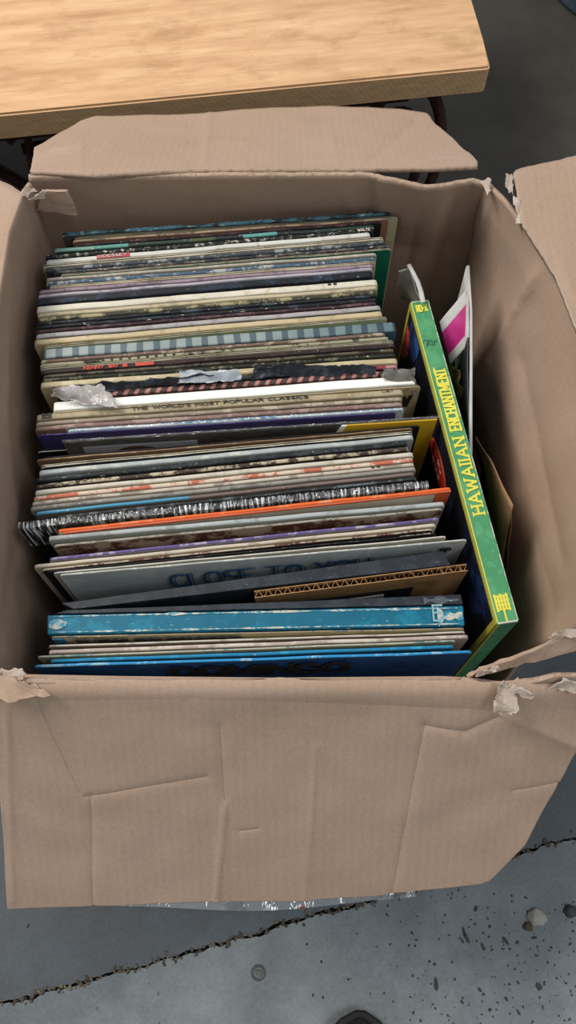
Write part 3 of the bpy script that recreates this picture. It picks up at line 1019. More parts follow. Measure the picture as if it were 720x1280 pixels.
xs0 = lx(i, 432)
face_poly(i, [(xs0 - .03, H - .075), (L / 2 - .0005, H - .11), (L / 2 - .0005, H - .001), (xs0, H - .001)], plain('yellow_print', '#c09a1c', .5), 'yellow_corner')
face_poly(i, [(xs0 - .033, H - .075), (xs0 - .03, H - .075), (xs0, H - .001), (xs0 - .004, H - .001)], plain('white_print', '#cfd2cc', .5), 'white_line', .0007)
face_poly(i, [(L / 2 - .09, H - .25), (L / 2 - .0005, H - .25), (L / 2 - .0005, H - .115), (L / 2 - .05, H - .10), (L / 2 - .09, H - .11)], plain('red_print', '#6e1c1a', .5), 'red_corner', .0004)
face_poly(i, [(lx(i, 100), H - .2), (lx(i, 248), H - .2), (lx(i, 243), H - .010), (lx(i, 100), H - .010)], plain('grey_print', '#7e8288', .4), 'portrait_background', .0003)
hx, hz = lx(i, 166), H - .036
hair = [(hx + .026 * math.cos(t_ * math.pi / 12), hz + .024 * math.sin(t_ * math.pi / 12)) for t_ in range(-2, 15)]
face_poly(i, hair, plain('brown_print', '#3a2622', .4), 'portrait_hair', .0009)
face = [(hx - .003 + .015 * math.cos(t_ * math.pi / 8), hz - .010 + .019 * math.sin(t_ * math.pi / 8)) for t_ in range(16)]
face_poly(i, face, plain('skin_print', '#8a6152', .4), 'portrait_face', .0012)
i = find('low white-edged')
A, B, T, z, L = info[i]
i = find('brown and white picture cover')
# titles in small print along some spines
spine_text(find('thin black record behind the two grey'), 'HIGH WIRE', 500, 538, plain('pale_ink', '#d8c8c0'), sw=.2)
spine_text(find('black record spine flecked'), 'WALTZ', 447, 462, plain('pale_ink', '#d8c8c0'), h=.0028, sw=.2)

# inner paper sleeves and disc edges peeping out of the open-topped records
M_INNER = card('#cfcabb', '#b4ae9c', .3)
for k, r in enumerate(rows):
    if r[5] == 'o' and info[k][2] > .0015:
        A, B, T, z, L = info[k]
        box('inner_sleeve', -L / 2 + .004, L / 2 - .004, -T * .12, T * .12, .01, z - ZB - .0012, [M_INNER], objs[k])

# shrink wrap: a clear crinkled film hugging the thick black set


def film(name_, rough=.12, alpha=.75, tint='#e8eef2', gloss=.10, streak=False, bs=180):
    t = NT(name_)
    v = t.mapping((1, 0.5, 0.5))
    t.b.inputs['Base Color'].default_value = lin(tint)
    t.rough(rough + .3, 0.5)
    tr = t.n('ShaderNodeBsdfTransparent')
    gl = t.n('ShaderNodeBsdfGlossy')
    gl.inputs['Roughness'].default_value = rough
    bp_ = t.n('ShaderNodeBump')
    bp_.inputs['Strength'].default_value = 1.0
    bp_.inputs['Distance'].default_value = 0.004
    t.l(t.noise(v, bs, 3, 0.6), bp_.inputs['Height'])
    t.l(bp_.outputs[0], gl.inputs['Normal'])
    mx = t.n('ShaderNodeMixShader')
    mx.inputs[0].default_value = 1 - alpha
    if streak:      # painted highlights: pale glints of the crinkled film, running across the spine
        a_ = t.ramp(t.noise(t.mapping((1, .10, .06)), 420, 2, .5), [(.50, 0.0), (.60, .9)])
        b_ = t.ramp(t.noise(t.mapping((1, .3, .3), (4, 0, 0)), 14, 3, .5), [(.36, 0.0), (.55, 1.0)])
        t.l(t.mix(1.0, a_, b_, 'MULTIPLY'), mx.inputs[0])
    m2 = t.n('ShaderNodeMixShader')
    m2.inputs[0].default_value = gloss
    out = t.t.nodes['Material Output']
    t.l(tr.outputs[0], mx.inputs[1])
    t.l(t.b.outputs[0], mx.inputs[2])
    t.l(mx.outputs[0], m2.inputs[1])
    t.l(gl.outputs[0], m2.inputs[2])
    t.l(m2.outputs[0], out.inputs[0])
    return t.m


M_FILM = film('clear_film', .10, .985)
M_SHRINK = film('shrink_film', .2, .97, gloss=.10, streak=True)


def wrap(i, seed=1, amp=.0007, mat=None):
    A, B, T, z, L = info[i]
    H = z - ZB
    n = 220
    prof = [(-T / 2 - .0004, H - .035), (-T / 2 - .0004, H - .002), (-T / 2, H + .0006), (-T / 4, H + .001), (0, H + .001), (T / 4, H + .001), (T / 2, H + .0006), (T / 2 + .0002, H - .01)]
    V, fs = [], []
    for k in range(n + 1):
        x = -L / 2 - .001 + (L + .002) * k / n
        for j, (y, zz) in enumerate(prof):
            w = amp * noise.noise(Vector((x * 260 + j * .5, j * 1.3, seed))) + amp * .5 * noise.noise(Vector((x * 600, j * 2, seed)))
            V.append((x, y, zz + abs(w) + .0001))
    m = len(prof)
    for k in range(n):
        for j in range(m - 1):
            fs.append((k * m + j, k * m + j + 1, (k + 1) * m + j + 1, (k + 1) * m + j))
    return mesh('shrink_wrap', V, fs, [mat or M_FILM], objs[i], smooth=False)


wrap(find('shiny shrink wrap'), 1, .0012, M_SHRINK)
wrap(find('pale blue and white record in clear'), 3, .0004)
wrap(find('black record cover with a portrait'), 4, .0004)


# ---- boxed sets: prisms from measured plan corners
def prism(name, quad, zt, zb, mats, bevel=.0012, parent=None, wob=.0003, top_slot=0):
    """quad: near-left, near-right, far-right, far-left px corners of the top"""
    c = [at(x, y, zt) for x, y in quad]
    o0 = sum(c, Vector()) / 4
    o0.z = zb
    ang = math.atan2(c[1].y - c[0].y, c[1].x - c[0].x)
    R = Matrix.Rotation(-ang, 3, 'Z')
    lc = [R @ (p - o0) for p in c]
    bm = bmesh.new()
    t = [bm.verts.new((p.x, p.y, zt - zb)) for p in lc]
    b = [bm.verts.new((p.x, p.y, 0)) for p in lc]
    bm.faces.new(t)
    bm.faces.new(b[::-1])
    for k in range(4):
        bm.faces.new((b[k], b[(k + 1) % 4], t[(k + 1) % 4], t[k]))
    bmesh.ops.bevel(bm, geom=bm.edges[:], offset=bevel, segments=3, affect='EDGES', profile=.6)
    bmesh.ops.subdivide_edges(bm, edges=[e for e in bm.edges if e.calc_length() > .1], cuts=14, use_grid_fill=True)
    for v in bm.verts:
        q = v.co * 40
        v.co += Vector((noise.noise(q), noise.noise(q + Vector((7, 0, 0))), noise.noise(q + Vector((0, 7, 0))))) * wob
    me = bpy.data.meshes.new(name)
    bm.to_mesh(me)
    bm.free()
    for p in me.polygons:
        if len(mats) > 1 and p.normal.z < .6:
            p.material_index = 1
    o = link(name, me, mats, parent, o0, (0, 0, ang))
    return o, lc


M_SLATE = card('#20262c', '#2b323a', .4, .02, '#6a7078')
M_CYAN = card('#025f78', '#06708a', .35, .08, '#a8c4c8')
bset, lc = prism('boxed_record_set', [(59, 793), (581, 782), (579, 757), (59, 769)], ZT + .001, ZB, [M_CYAN, card('#115f86', '#0d4a6c', .3, .08)])
tag(bset, 'thick boxed record set with a worn bright turquoise blue spine', 'record set', 'thick boxed record sets')
hh = ZT + .001 - ZB
wn = M_CREAM
# worn corners and rubbed edges of the blue set
M_RUB = card('#b9b6a8', '#2f86a0', .5, .3, '#d0cec4', 200)
x0, x1 = lc[0].x, lc[1].x
ya, yb_ = lc[0].y, lc[3].y
scr = bmesh.new()


def rub_strip(name, pts, w, parent, mat):
    V, fs = [], []
    for k, (x, y, z) in enumerate(pts):
        ww = w * (.25 + abs(noise.noise(Vector((x * 70, y * 90, 2)))) * 2.2)
        V += [(x, y - ww / 2, z), (x, y + ww / 2, z)]
    for k in range(len(pts) - 1):
        fs.append((2 * k, 2 * k + 2, 2 * k + 3, 2 * k + 1))
    return mesh(name, V, fs, [mat], parent)


rub_strip('rubbed_edge', [(x0 + .004 + (x1 - x0 - .008) * k / 160, yb_ - .0012, hh + .0006) for k in range(161)], .0013, bset, M_RUB)
rub_strip('rubbed_edge', [(x0 + .004 + (x1 - x0 - .008) * k / 160, ya + .0014, hh + .0006) for k in range(161)], .0011, bset, M_RUB)
rub_strip('rubbed_corner', [(x0 + .001 + .013 * k / 10, (ya + yb_) / 2, hh + .0007) for k in range(11)], .014, bset, M_RUB)
rub_strip('rubbed_corner', [(x1 - .020 + .019 * k / 10, (ya + yb_) / 2, hh + .0007) for k in range(11)], .013, bset, M_RUB)
letters('spine_mark', 'E', plain('pale_teal_ink', '#7fa8ac', .5), bset, (x1 - .023, ya + .004, hh + .0009), (1, 0, 0), (0, 1, 0), .012, .007, .12)
scr.free()

dset, lc2 = prism('boxed_record_set', [(66, 767.6), (579, 755.4), (576, 743), (84, 762.5)], ZT - .001, ZB, [M_SLATE, M_SLATE], bevel=.0008)
tag(dset, 'dark slate hinged record case directly behind the turquoise boxed set', 'record set', 'thick boxed record sets')
lid, lc3 = prism('case_lid', [(92, 761.5), (563, 706), (554, 689), (76, 754)], ZT - .004, ZB, [M_SLATE, M_SLATE], bevel=.0006)
# the lid is part of the case
lid.parent = dset
lid.matrix_parent_inverse = (Matrix.Translation(dset.location) @ Matrix.Rotation(dset.rotation_euler.z, 4, 'Z')).inverted()
dh = ZT - .001 - ZB
rub_strip('scuffed_corner', [(lc2[1].x - .030 + .027 * k / 12, (lc2[1].y + lc2[2].y) / 2 - .0005, dh + .0006) for k in range(13)], .005, dset, card('#4c545c', '#8a9098', .5, .3))

# corrugated pad wedged in the V of the open case
pad = empty('corrugated_pad')
tag(pad, 'piece of light brown corrugated cardboard wedged in the open slate case', 'cardboard')
pa, pb = at(318, 743, ZT - .004), at(584, 709, ZT - .004)
pad.location = ((pa.x + pb.x) / 2, (pa.y + pb.y) / 2, ZB)
pang = math.atan2(pb.y - pa.y, pb.x - pa.x)
pad.rotation_euler = (0, 0, pang)
PL = (pb - pa).length
PH = ZT - .004 - ZB
M_PAD = card('#a07c52', '#8c6a44', .35)
M_PADE = card('#b08c60', '#6a4c30', .4)
for yy in (-.0026, .0026):
    box('liner', -PL / 2, PL / 2, yy - .0003, yy + .0003, .0, PH, [M_PAD], pad)
V, fs = [], []
nn = 600
for k in range(nn + 1):
    x = -PL / 2 + PL * k / nn
    y = .0023 * math.sin(x * 2 * math.pi / .0075)
    for yy in (y - .0002, y + .0002):
        V += [(x, yy, PH - .02), (x, yy, PH - .0005)]
for k in range(nn):
    a_ = 4 * k
    fs += [(a_, a_ + 4, a_ + 5, a_ + 1), (a_ + 3, a_ + 7, a_ + 6, a_ + 2), (a_ + 1, a_ + 5, a_ + 7, a_ + 3)]
mesh('fluting', V, fs, [M_PADE], pad)
box('backing', -PL / 2, PL / 2, -.0022, .0022, 0, PH - .019, [M_PAD], pad)
# painted shade of a cut window on the pad's front, with white paper
box('opening_shade', -PL / 2 + .02, PL * .26, -.0036, -.0029, PH - .16, PH - .022, [plain('recess_shade_paint', '#1d1a18')], pad)
scr2 = box('paper_slip', -PL / 2 + .03, PL * .12, -.0046, -.0038, PH - .13, PH - .030, [plain('white_paper', '#b8b6ae')], pad)

# ---- the green boxed set along the right side
GA, GB = at(635, 779, ZT), at(524, 376, ZT)         # near end -> far end
GL_ = (GB - GA).length
GT = .0172
gang = math.atan2(GB.y - GA.y, GB.x - GA.x)
M_GREEN = card('#458a5c', '#529668', .35, .02, '#a8c0a8')
green = empty('boxed_record_set', ((GA.x + GB.x) / 2, (GA.y + GB.y) / 2, ZB), gang)
tag(green, 'green boxed record set lettered HAWAIIAN ENCHANTMENT in yellow, standing along the right side', 'record set', 'thick boxed record sets')
GH = ZT - ZB
box('case', -GL_ / 2, GL_ / 2, -GT / 2, GT / 2, 0, GH, [M_GREEN], green, bevel=.0012, seg=3)
M_YEL = plain('yellow_print', '#c9bb50', .5)
M_YELD = plain('olive_yellow_print', '#a8a236', .5)
M_COVER = card('#05070e', '#0a1226', .4, .02, '#1a2444', 30)
hg = GH
# spine borders
box('spine_border', -GL_ / 2 + .001, GL_ / 2 - .001, GT / 2 - .0014, GT / 2 - .0004, hg - .0002, hg + .0005, [M_YEL], green)
box('rubbed_edge', -GL_ / 2 + .001, GL_ / 2 - .001, -GT / 2 + .0002, -GT / 2 + .0010, hg - .0005, hg + .0004, [card('#b4baa4', '#5c8c68', .5, .3)], green)
box('rubbed_edge', -GL_ / 2 + .0002, -GL_ / 2 + .0016, -GT / 2 + .001, GT / 2 - .001, hg - .0004, hg + .0004, [card('#b9b8a8', '#5c8c68', .4, .3)], green)
box('rubbed_edge', GL_ / 2 - .0014, GL_ / 2 - .0002, -GT / 2 + .001, GT / 2 - .001, hg - .0004, hg + .0004, [card('#a4b49c', '#5c8c68', .4, .3)], green)
# left-facing cover: yellow border, dark picture
box('cover_border', -GL_ / 2 + .0008, GL_ / 2 - .0008, GT / 2 - .0002, GT / 2 + .0004, .002, hg - .001, [M_YELD], green)
box('cover_picture', -GL_ / 2 + .006, GL_ / 2 - .006, GT / 2 + .0002, GT / 2 + .0008, .008, hg - .005, [M_COVER], green)
# near end band
box('end_border', -GL_ / 2 - .0004, -GL_ / 2 + .0004, GT / 2 - .0025, GT / 2 - .0005, .002, hg - .003, [M_YELD], green)
YT = plain('yellow_letter', '#d8cf4a', .5)


def gx(px, py):
    p = at(px, py, ZT)
    return (p - GA).dot((GB - GA).normalized()) - GL_ / 2


letters('title', 'HAWAIIAN', YT, green, (gx(602, 642), -.0054, hg + .0002), (1, 0, 0), (0, 1, 0), .0092, gx(572, 548) - gx(602, 642), .20, True, gap=.3, lift=.0003)
letters('title_end', 'ENCHANTMENT', YT, green, (gx(568, 538), -.0054, hg + .0002), (1, 0, 0), (0, 1, 0), .0092, gx(548, 462) - gx(568, 538), .20, True, gap=.3, lift=.0003)
letters('catalogue_mark', 'RD-X', YT, green, (gx(525, 390), .0044, hg + .0002), (0, -1, 0), (1, 0, 0), .0070, .0095, .17, lift=.0003)
# tree-like emblem near the front end
ex = gx(627, 755)
for q in range(5):
    y0 = -.0052 + q * .0023
    box('emblem', ex - .006 + (q % 2) * .001, ex + .008 - (q % 2) * .001, y0, y0 + .0017, hg, hg + .0005, [YT], green)
for q in range(4):
    box('emblem', ex - .005 + q * .0035, ex - .004 + q * .0035, -.0055, .0058, hg, hg + .00055, [YT], green)
box('emblem', ex - .014, ex - .006, -.0004, .0010, hg, hg + .0005, [YT], green)
# pen scribble
scb = []
pc = gx(540, 428)
for q in range(60):
    t_ = q / 59
    scb.append((pc + .0035 * math.sin(t_ * 22) * (1 - .3 * t_) - .001 * t_, .0055 - .0105 * t_ + .001 * math.cos(t_ * 30), hg + .0004))
tube('pen_scribble', scb, .00022, [plain('pen_ink', '#16402e')], green, n=5)

# red oval with pale lettering, and bright flowers, on the cover
Ri = Matrix.Rotation(-gang, 3, 'Z')
npl = Vector((-math.sin(gang), math.cos(gang), 0))
ppl = Vector(green.location) + npl * (GT / 2 + .0008)


def cover_pt(px, py):
    p = on_plane(px, py, ppl, npl) - Vector(green.location)
    return Ri @ p


def disc(name, c, rx, rz, mat, lift, parent, n=32, x0=None):
    yy = GT / 2 + .0008 + lift
    jag = 0.0 if n >= 30 else .35
    V = []
    for k in range(n):
        rr = 1 + jag * noise.noise(Vector((k * .9, rx * 900, rz * 700)))
        V.append((max(-GL_ / 2 + .008, min(GL_ / 2 - .008, c.x + rr * rx * math.cos(2 * math.pi * k / n))), yy, min(hg - .007, c.z + rr * rz * math.sin(2 * math.pi * k / n))))
    V += [(v[0], yy - .0004, v[2]) for v in V]
    fs = [tuple(range(n))[::-1]] + [(k, (k + 1) % n, n + (k + 1) % n, n + k) for k in range(n)]
    return mesh(name, V, fs, [mat], parent)


pc1, pc2 = cover_pt(546, 557), cover_pt(549, 606)
oc = (pc1 + pc2) / 2
orz = abs(pc1.z - pc2.z) / 2 * 1.1
orx = .026
disc('oval_emblem', oc, orx + .0015, orz + .0015, plain('salmon_print', '#b0563a'), .0003, green, 40)
disc('oval_emblem_field', oc, orx, orz, plain('red_cover_print', '#a01c12', .5), .0006, green, 40)
PALE = plain('pale_red_ink', '#c08878')
for q, (tx, w_) in enumerate((('VOL', .022), ('I', .003), ('DISC', .024))):
    letters('emblem_text', tx, PALE, green, (oc.x + w_ / 2, GT / 2 + .0017, oc.z + orz * .38 - q * orz * .45), (-1, 0, 0), (0, 0, 1), orz * .26, w_ if tx != 'I' else .002, .2)
for q, (px, py, rx, rz, cc) in enumerate([(508, 418, .010, .012, '#b8402a'), (507, 430, .013, .010, '#a02c1e'), (503, 437, .010, .007, '#7c1e1a'),
                                          (517, 412, .010, .024, '#1c3c74'), (522, 430, .008, .020, '#24508c'), (517, 440, .01, .01, '#1a2f5c')]):
    disc('printed_flower', cover_pt(px, py), rx, rz, card(cc, '#101830', .35, 0, scale=60), .0002 + q * .00008, green, 14)
for q, (px, py, rx, rz) in enumerate([(592, 735, .02, .03), (604, 752, .012, .02), (598, 700, .01, .02)]):
    disc('printed_wave', cover_pt(px, py), rx, rz, card('#12284c', '#0b1026', .5, 0, scale=50), .0002 + q * .0001, green, 18)

# ---- loose sleeves and papers right of the green set


def sheet(name, corners, mats, parent=None, nu=16, nv=12, amp=.0015, seed=0, thick=.0006, bow=0.0, freq=30, bands=None):
    """corners: near-bottom, far-bottom, far-top, near-top as world vectors"""
    c = [Vector(p) for p in corners]
    g = []
    nrm = (c[1] - c[0]).cross(c[3] - c[0]).normalized()
    for j in range(nv + 1):
        row = []
        for i_ in range(nu + 1):
            u, v = i_ / nu, j / nv
            p = c[0] * (1 - u) * (1 - v) + c[1] * u * (1 - v) + c[2] * u * v + c[3] * (1 - u) * v
            q = p * freq + Vector((seed * 3.3, seed, 0))
            p = p + nrm * (amp * noise.noise(q) + amp * .4 * noise.noise(q * 3) + bow * math.sin(math.pi * u))
            row.append(p)
        g.append(row)
    P = [p for r in g for p in r]
    fs, mi = [], []
    for j in range(nv):
        for i_ in range(nu):
            a_ = j * (nu + 1) + i_
            fs.append((a_, a_ + 1, a_ + nu + 2, a_ + nu + 1))
            mi.append(bands((i_ + .5) / nu, (j + .5) / nv) if bands else 0)
    o = mesh(name, P, fs, mats, parent, mi=mi, smooth=True)
    s = o.modifiers.new('thickness', 'SOLIDIFY')
    s.thickness = thick
    return o


M_WHITEP = plain('white_sleeve_paper', '#b9b8b4', .7)
M_MAG = plain('magenta_print', '#b01a72', .5)
M_DARKP = plain('black_print', '#15161a', .5)
mag = empty('magenta_sleeve', (.16, .42, ZB))
tag(mag, 'white paper sleeve with a magenta band, standing between the green set and the box side', 'record sleeve')
Minv = Matrix.Translation((-.16, -.42, -ZB))


def W(*pts):
    return [Minv @ Vector(p) for p in pts]


# tall edge-on board: white edge, dark inner face
e0, e1, e2 = at(588, 565, .300), at(589, 450, .318), at(585, 333, .326)
sheet('board', W((e0.x + .012, e0.y, ZB), (e2.x + .006, e2.y - .012, ZB), e2, e0), [M_WHITEP, M_DARKP], mag, 20, 20, .001, 2, .0016,
      bands=lambda u, v: 0 if u > .62 and v > .8 else 1)
tube('white_edge', W(e0 + (e0 - e1) * .05, e0, e0.lerp(e1, .5), e1, e1.lerp(e2, .5) + Vector((.001, 0, .002)), e2), [.0016, .0017, .0015, .0013, .0012, .0015], [M_WHITEP], mag, n=8)
g0 = [at(584, 468, .316), at(579, 378, .316), at(550, 405, .292), at(563, 456, .268)]
nb_ = 24
sheet('bent_corner', W(at(584, 432, .303), at(583, 362, .322), at(549, 402, .300), at(562, 456, .278)), [M_WHITEP, M_MAG], mag, 24, 20, .0012, 4, .0007,
      bands=lambda u, v: 1 if .22 < u < .74 else 0)
sheet('dark_inside', W(at(588, 560, .270), at(585, 440, .290), at(568, 452, .250), at(572, 540, .22)), [M_DARKP], mag, 8, 8, .001, 6, .0006)

# crumpled clear-grey inner sleeve behind the green set
tp = sheet('inner_record_sleeve', [at(531, 395, .300), at(500, 372, .250), at(500, 338, .330), at(512, 336, .330)], [film('milky_plastic', .45, .25, '#a8a49c')], None, 16, 16, .004, 9, .0005, 0.004)
e_ = [(511, 331, .333), (516, 340, .332), (522, 352, .330), (526, 364, .327), (529, 378, .322)]
rim_ = tube('curled_edge', [at(*p) for p in e_], [.0022, .0020, .0022, .0024, .0024], [M_WHITEP], tp, n=8, flat=.6)
tag(tp, 'crumpled milky plastic record sleeve standing behind the far end of the green set', 'record sleeve')

# kraft paper folded down the right side
kr = sheet('kraft_paper_sheet', [at(622, 745, .165), at(592, 560, .18), at(596, 545, .262), at(641, 632, .302)], [card('#9c7a58', '#8a6a4a', .35, 0, rough=.8)], None, 20, 16, .0025, 12, .0006, .001, 18)
kr2 = sheet('folded_edge', [at(634, 740, .165), at(630, 700, .18), at(636, 660, .25), at(641, 632, .302)], [card('#a8876a', '#8a6a4a', .35, 0, rough=.8)], kr, 8, 10, .002, 15, .0006)
tag(kr, 'creased light brown kraft paper tucked right of the green boxed set', 'paper')
# dark red cover and olive paper lower down
rd = sheet('red_record_cover', [(.186, .17, .02), (.166, .28, .02), at(584, 520, .262), at(602, 590, .245)], [card('#5a1a18', '#2c1414', .45, .03), ], None, 14, 10, .002, 19, .0018)
tag(rd, 'dark red record cover leaning low behind the green set', 'record sleeve')
ol = sheet('olive_paper', [at(566, 500, .26), at(560, 455, .27), at(572, 463, .294), at(582, 498, .286)], [card('#6c5c22', '#3c3414', .45, .02, rough=.7)], None, 10, 10, .004, 22, .0006, freq=80)
tag(ol, 'crumpled olive paper poking up beside the word ENCHANTMENT', 'paper')
# ---- crumpled black and pale tissue over the middle of the row
tz = ZT + .004
bp = scrap([(80, 496, tz - .004), (292, 472, tz - .004), (292, 466, tz + .004), (80, 484, tz + .004)], 61, .003, mat=card('#20252c', '#3a4048', .4, .05, '#7a8088', 50, .4), n=26, name='black_tissue', parent=None, thick=.0005)
bp.parent = None
tag(bp, 'crumpled black inner sleeve sticking up at the left, behind the striped pink spine', 'record sleeve')
bp2 = scrap([(312, 474, tz - .004), (470, 468, tz - .004), (470, 457, tz + .004), (318, 458, tz + .005)], 66, .003, mat=card('#20252c', '#3a4048', .4, .05, '#7a8088', 50, .4), n=26, name='black_tissue', parent=None, thick=.0005)
bp2.parent = None
tag(bp2, 'crumpled black inner sleeve sticking up mid-row, behind the bright white cover', 'record sleeve')
wp = scrap([(222, 480, tz), (300, 476, tz), (300, 464, tz + .006), (226, 465, tz + .006)], 71, .003, mat=film('pale_tissue', .35, .35, '#b9c4cc'), n=16, name='pale_tissue', thick=.0004)
wp.parent = None
tag(wp, 'crumpled pale blue-grey tissue between the two black inner sleeves', 'paper')
wl = scrap([(64, 498, tz + .001), (150, 512, tz + .003), (128, 482, tz + .010), (70, 484, tz + .010)], 76, .003, mat=film('clouded_plastic', .3, .30, '#b4ada8'), n=18, name='clouded_plastic', thick=.0004)
wl.parent = None
tag(wl, 'clouded plastic sleeve corner folded over the left end of the bright white cover', 'plastic')
gr_ = scrap([(478, 472, tz), (522, 494, tz - .014), (517, 460, tz + .004), (480, 463, tz + .004)], 81, .0022, mat=card('#77736c', '#57534e', .4, .05), n=16, name='grey_paper', thick=.0005)
gr_.parent = None
tag(gr_, 'torn grey paper flap at the right end of the bright white cover', 'paper')

# ------------------------------------------------------------------ bench behind the box
BZ = .262
b1, b2 = at(614, 84, BZ), at(0, 143, BZ)
bang = math.atan2(b1.y - b2.y, b1.x - b2.x)
bench = empty('wooden_bench', (b1.x, b1.y, 0), bang)
tag(bench, 'low bench of pale thick wood on rusty scrolled iron legs behind the box', 'bench')


def wood():
    t = NT('pale_pine')
    v = t.mapping((1.2, 9, 9))
    f = t.noise(v, 6, 6, .6)
    col = t.ramp(f, [(.25, lin('#b98f66')), (.5, lin('#cfa67c')), (.75, lin('#deb88e'))])
    f2 = t.ramp(t.noise(t.mapping((4, 40, 40)), 7, 4, .6), [(.35, .92), (.7, 1.05)])
    col = t.mix(1.0, col, f2, 'MULTIPLY')
    k = t.ramp(t.noise(t.mapping((5, 9, 4), (3, 1, 0)), 3.2, 5, .65), [(.50, 0.0), (.70, .65)])
    col = t.mix(k, col, lin('#a87f55'))
    t.color(col)
    t.rough(.5, .4)
    t.bump(f, .12, .001)
    return t.m


M_WOOD = wood()


def woodend():
    t = NT('sawn_pine_edge')
    v = t.mapping((1, 1, 1), (0, 0, 0), (0, .7, 0))
    w = t.n('ShaderNodeTexWave', bands_direction='X')
    t.l(v, w.inputs[0])
    w.inputs['Scale'].default_value = 55
    w.inputs['Distortion'].default_value = 4
    col = t.ramp(w.outputs['Fac'], [(.2, lin('#b5946c')), (.8, lin('#bb9a72'))])
    st = t.ramp(t.noise(t.mapping((8, 8, 30)), 6, 4), [(.35, .85), (.65, 1.08)])
    t.color(t.mix(1.0, col, st, 'MULTIPLY'))
    t.rough(.75, .3)
    t.bump(w.outputs['Fac'], .06, .001)
    return t.m


M_WEDGE = woodend()
# plank with an angled right end and softly worn corner
TH = .032
plan = [(-1.4, .0), (-.005, .0), (-.001, .002), (.0, .006), (.002, .05), (.007, .18), (.015, .42), (-1.4, .42)]
bm = bmesh.new()
tv = [bm.verts.new((x, y, BZ)) for x, y in plan]
bv = [bm.verts.new((x, y, BZ - TH)) for x, y in plan]
ft = bm.faces.new(tv)
bm.faces.new(bv[::-1])
n = len(plan)
for k in range(n):
    bm.faces.new((bv[k], bv[(k + 1) % n], tv[(k + 1) % n], tv[k]))
te = [e for e in bm.edges if (e.verts[0] in tv) and (e.verts[1] in tv)]
bmesh.ops.bevel(bm, geom=te, offset=.0025, segments=2, affect='EDGES')
me = bpy.data.meshes.new('bench_top')
bm.to_mesh(me)
bm.free()
for p in me.polygons:
    if abs(p.normal.z) < .5:
        p.material_index = 1
bt = link('bench_top', me, [M_WOOD, M_WEDGE], bench)
RUST = card('#3c2018', '#22120e', .5, .05, '#6a3c28', 120, .7)
# apron bars below the plank
box('apron', -1.35, -.09, .012, .026, BZ - TH - .014, BZ - TH, [RUST], bench, .001)
box('apron', -1.35, -.10, .36, .38, BZ - TH - .014, BZ - TH, [RUST], bench, .001)


def scroll_leg(cx, cy, s=1):
    lg = empty('iron_leg')
    lg.parent = bench
    lg.location = (cx, cy, 0)
    zt = BZ - TH
    # straight foot bar, outer curl and inner curl
    tube('bar', [(-s * .065, .0, zt), (-s * .05, -.004, zt * .6), (-s * .03, -.01, .0)], .005, [RUST], lg)
    for r_, w_, dx in ((.056, .0075, 0), (.036, .007, -.006 * s)):
        pts = []
        for q in range(22):
            t_ = -math.pi * .62 + q / 21 * math.pi * 1.35
            pts.append((s * (dx - .02 + r_ * math.cos(t_)), 0, zt * .52 + zt * .48 * (r_ / .052) * math.sin(t_)))
        tube('curl', pts, w_, [RUST], lg)
    tube('foot', [(-s * .07, 0, .006), (s * .03, 0, .006)], .006, [RUST], lg)
    return lg


scroll_leg(-.07, .02, 1)
scroll_leg(-.10, .36, 1)
scroll_leg(-.90, .03, -1)
scroll_leg(-.62, .06, -1)
tube('stretcher', [(-.66, .03, .05), (-.55, -.01, .03), (-.50, -.03, .012)], .009, [RUST], bench)
tube('stretcher', [(-1.2, .36, .05), (-.1, .36, .05)], .006, [RUST], bench)

for (pa_, pb_, r_) in (((-14, 205, .05), (60, 246, .02), .009), ((28, 186, .10), (62, 180, .10), .008)):
    o = tube('stretcher', [at(*pa_), at(*pa_).lerp(at(*pb_), .5), at(*pb_)], r_, [RUST], bench)
    o.matrix_parent_inverse = (Matrix.Translation(bench.location) @ Matrix.Rotation(bang, 4, 'Z')).inverted()

# ------------------------------------------------------------------ blue-grey tub at the upper right
c0 = at(713, 20, .0)
cx, cy = c0.x + .137, c0.y + .104
tub = empty('storage_tub', (cx, cy, 0))
tag(tub, 'blue-grey rounded plastic tub at the top right corner beyond the bench', 'tub')
M_TUB = plain('blue_grey_plastic', '#4c5a6a', .55)
V, fs = [], []
n = 48
for (r, z) in ((.165, .0), (.17, .01), (.195, .27), (.205, .275), (.21, .29), (.207, .30), (.198, .30), (.19, .29), (.165, .03), (.0001, .028)):
    for k in range(n):
        t_ = 2 * math.pi * k / n
        V.append((r * math.cos(t_), r * math.sin(t_), z))
for j in range(9):
    for k in range(n):
        k2 = (k + 1) % n
        fs.append((j * n + k, j * n + k2, (j + 1) * n + k2, (j + 1) * n + k))
fs.append(tuple(range(n))[::-1])
mesh('tub_body', V, fs, [M_TUB], tub, smooth=True)
V, fs = [], []
for (r, z) in ((.212, .286), (.216, .292), (.212, .304), (.15, .312), (.0001, .314)):
    for k in range(n):
        t_ = 2 * math.pi * k / n
        V.append((r * math.cos(t_), r * math.sin(t_), z))
for j in range(4):
    for k in range(n):
        k2 = (k + 1) % n
        fs.append((j * n + k, j * n + k2, (j + 1) * n + k2, (j + 1) * n + k))
mesh('tub_lid', V, fs, [M_TUB], tub, smooth=True)

# ------------------------------------------------------------------ shoe
sp = at(439, 1267, .03)
shoe = empty('shoe', (sp.x, sp.y - .15, 0), math.radians(-4))
tag(shoe, 'toe of a dark brown-black shoe at the bottom edge on the concrete', 'shoe')
M_SHOE = plain('dark_leather', '#24211f', .5)
M_SOLE = plain('dark_rubber', '#1b1a1a', .8)


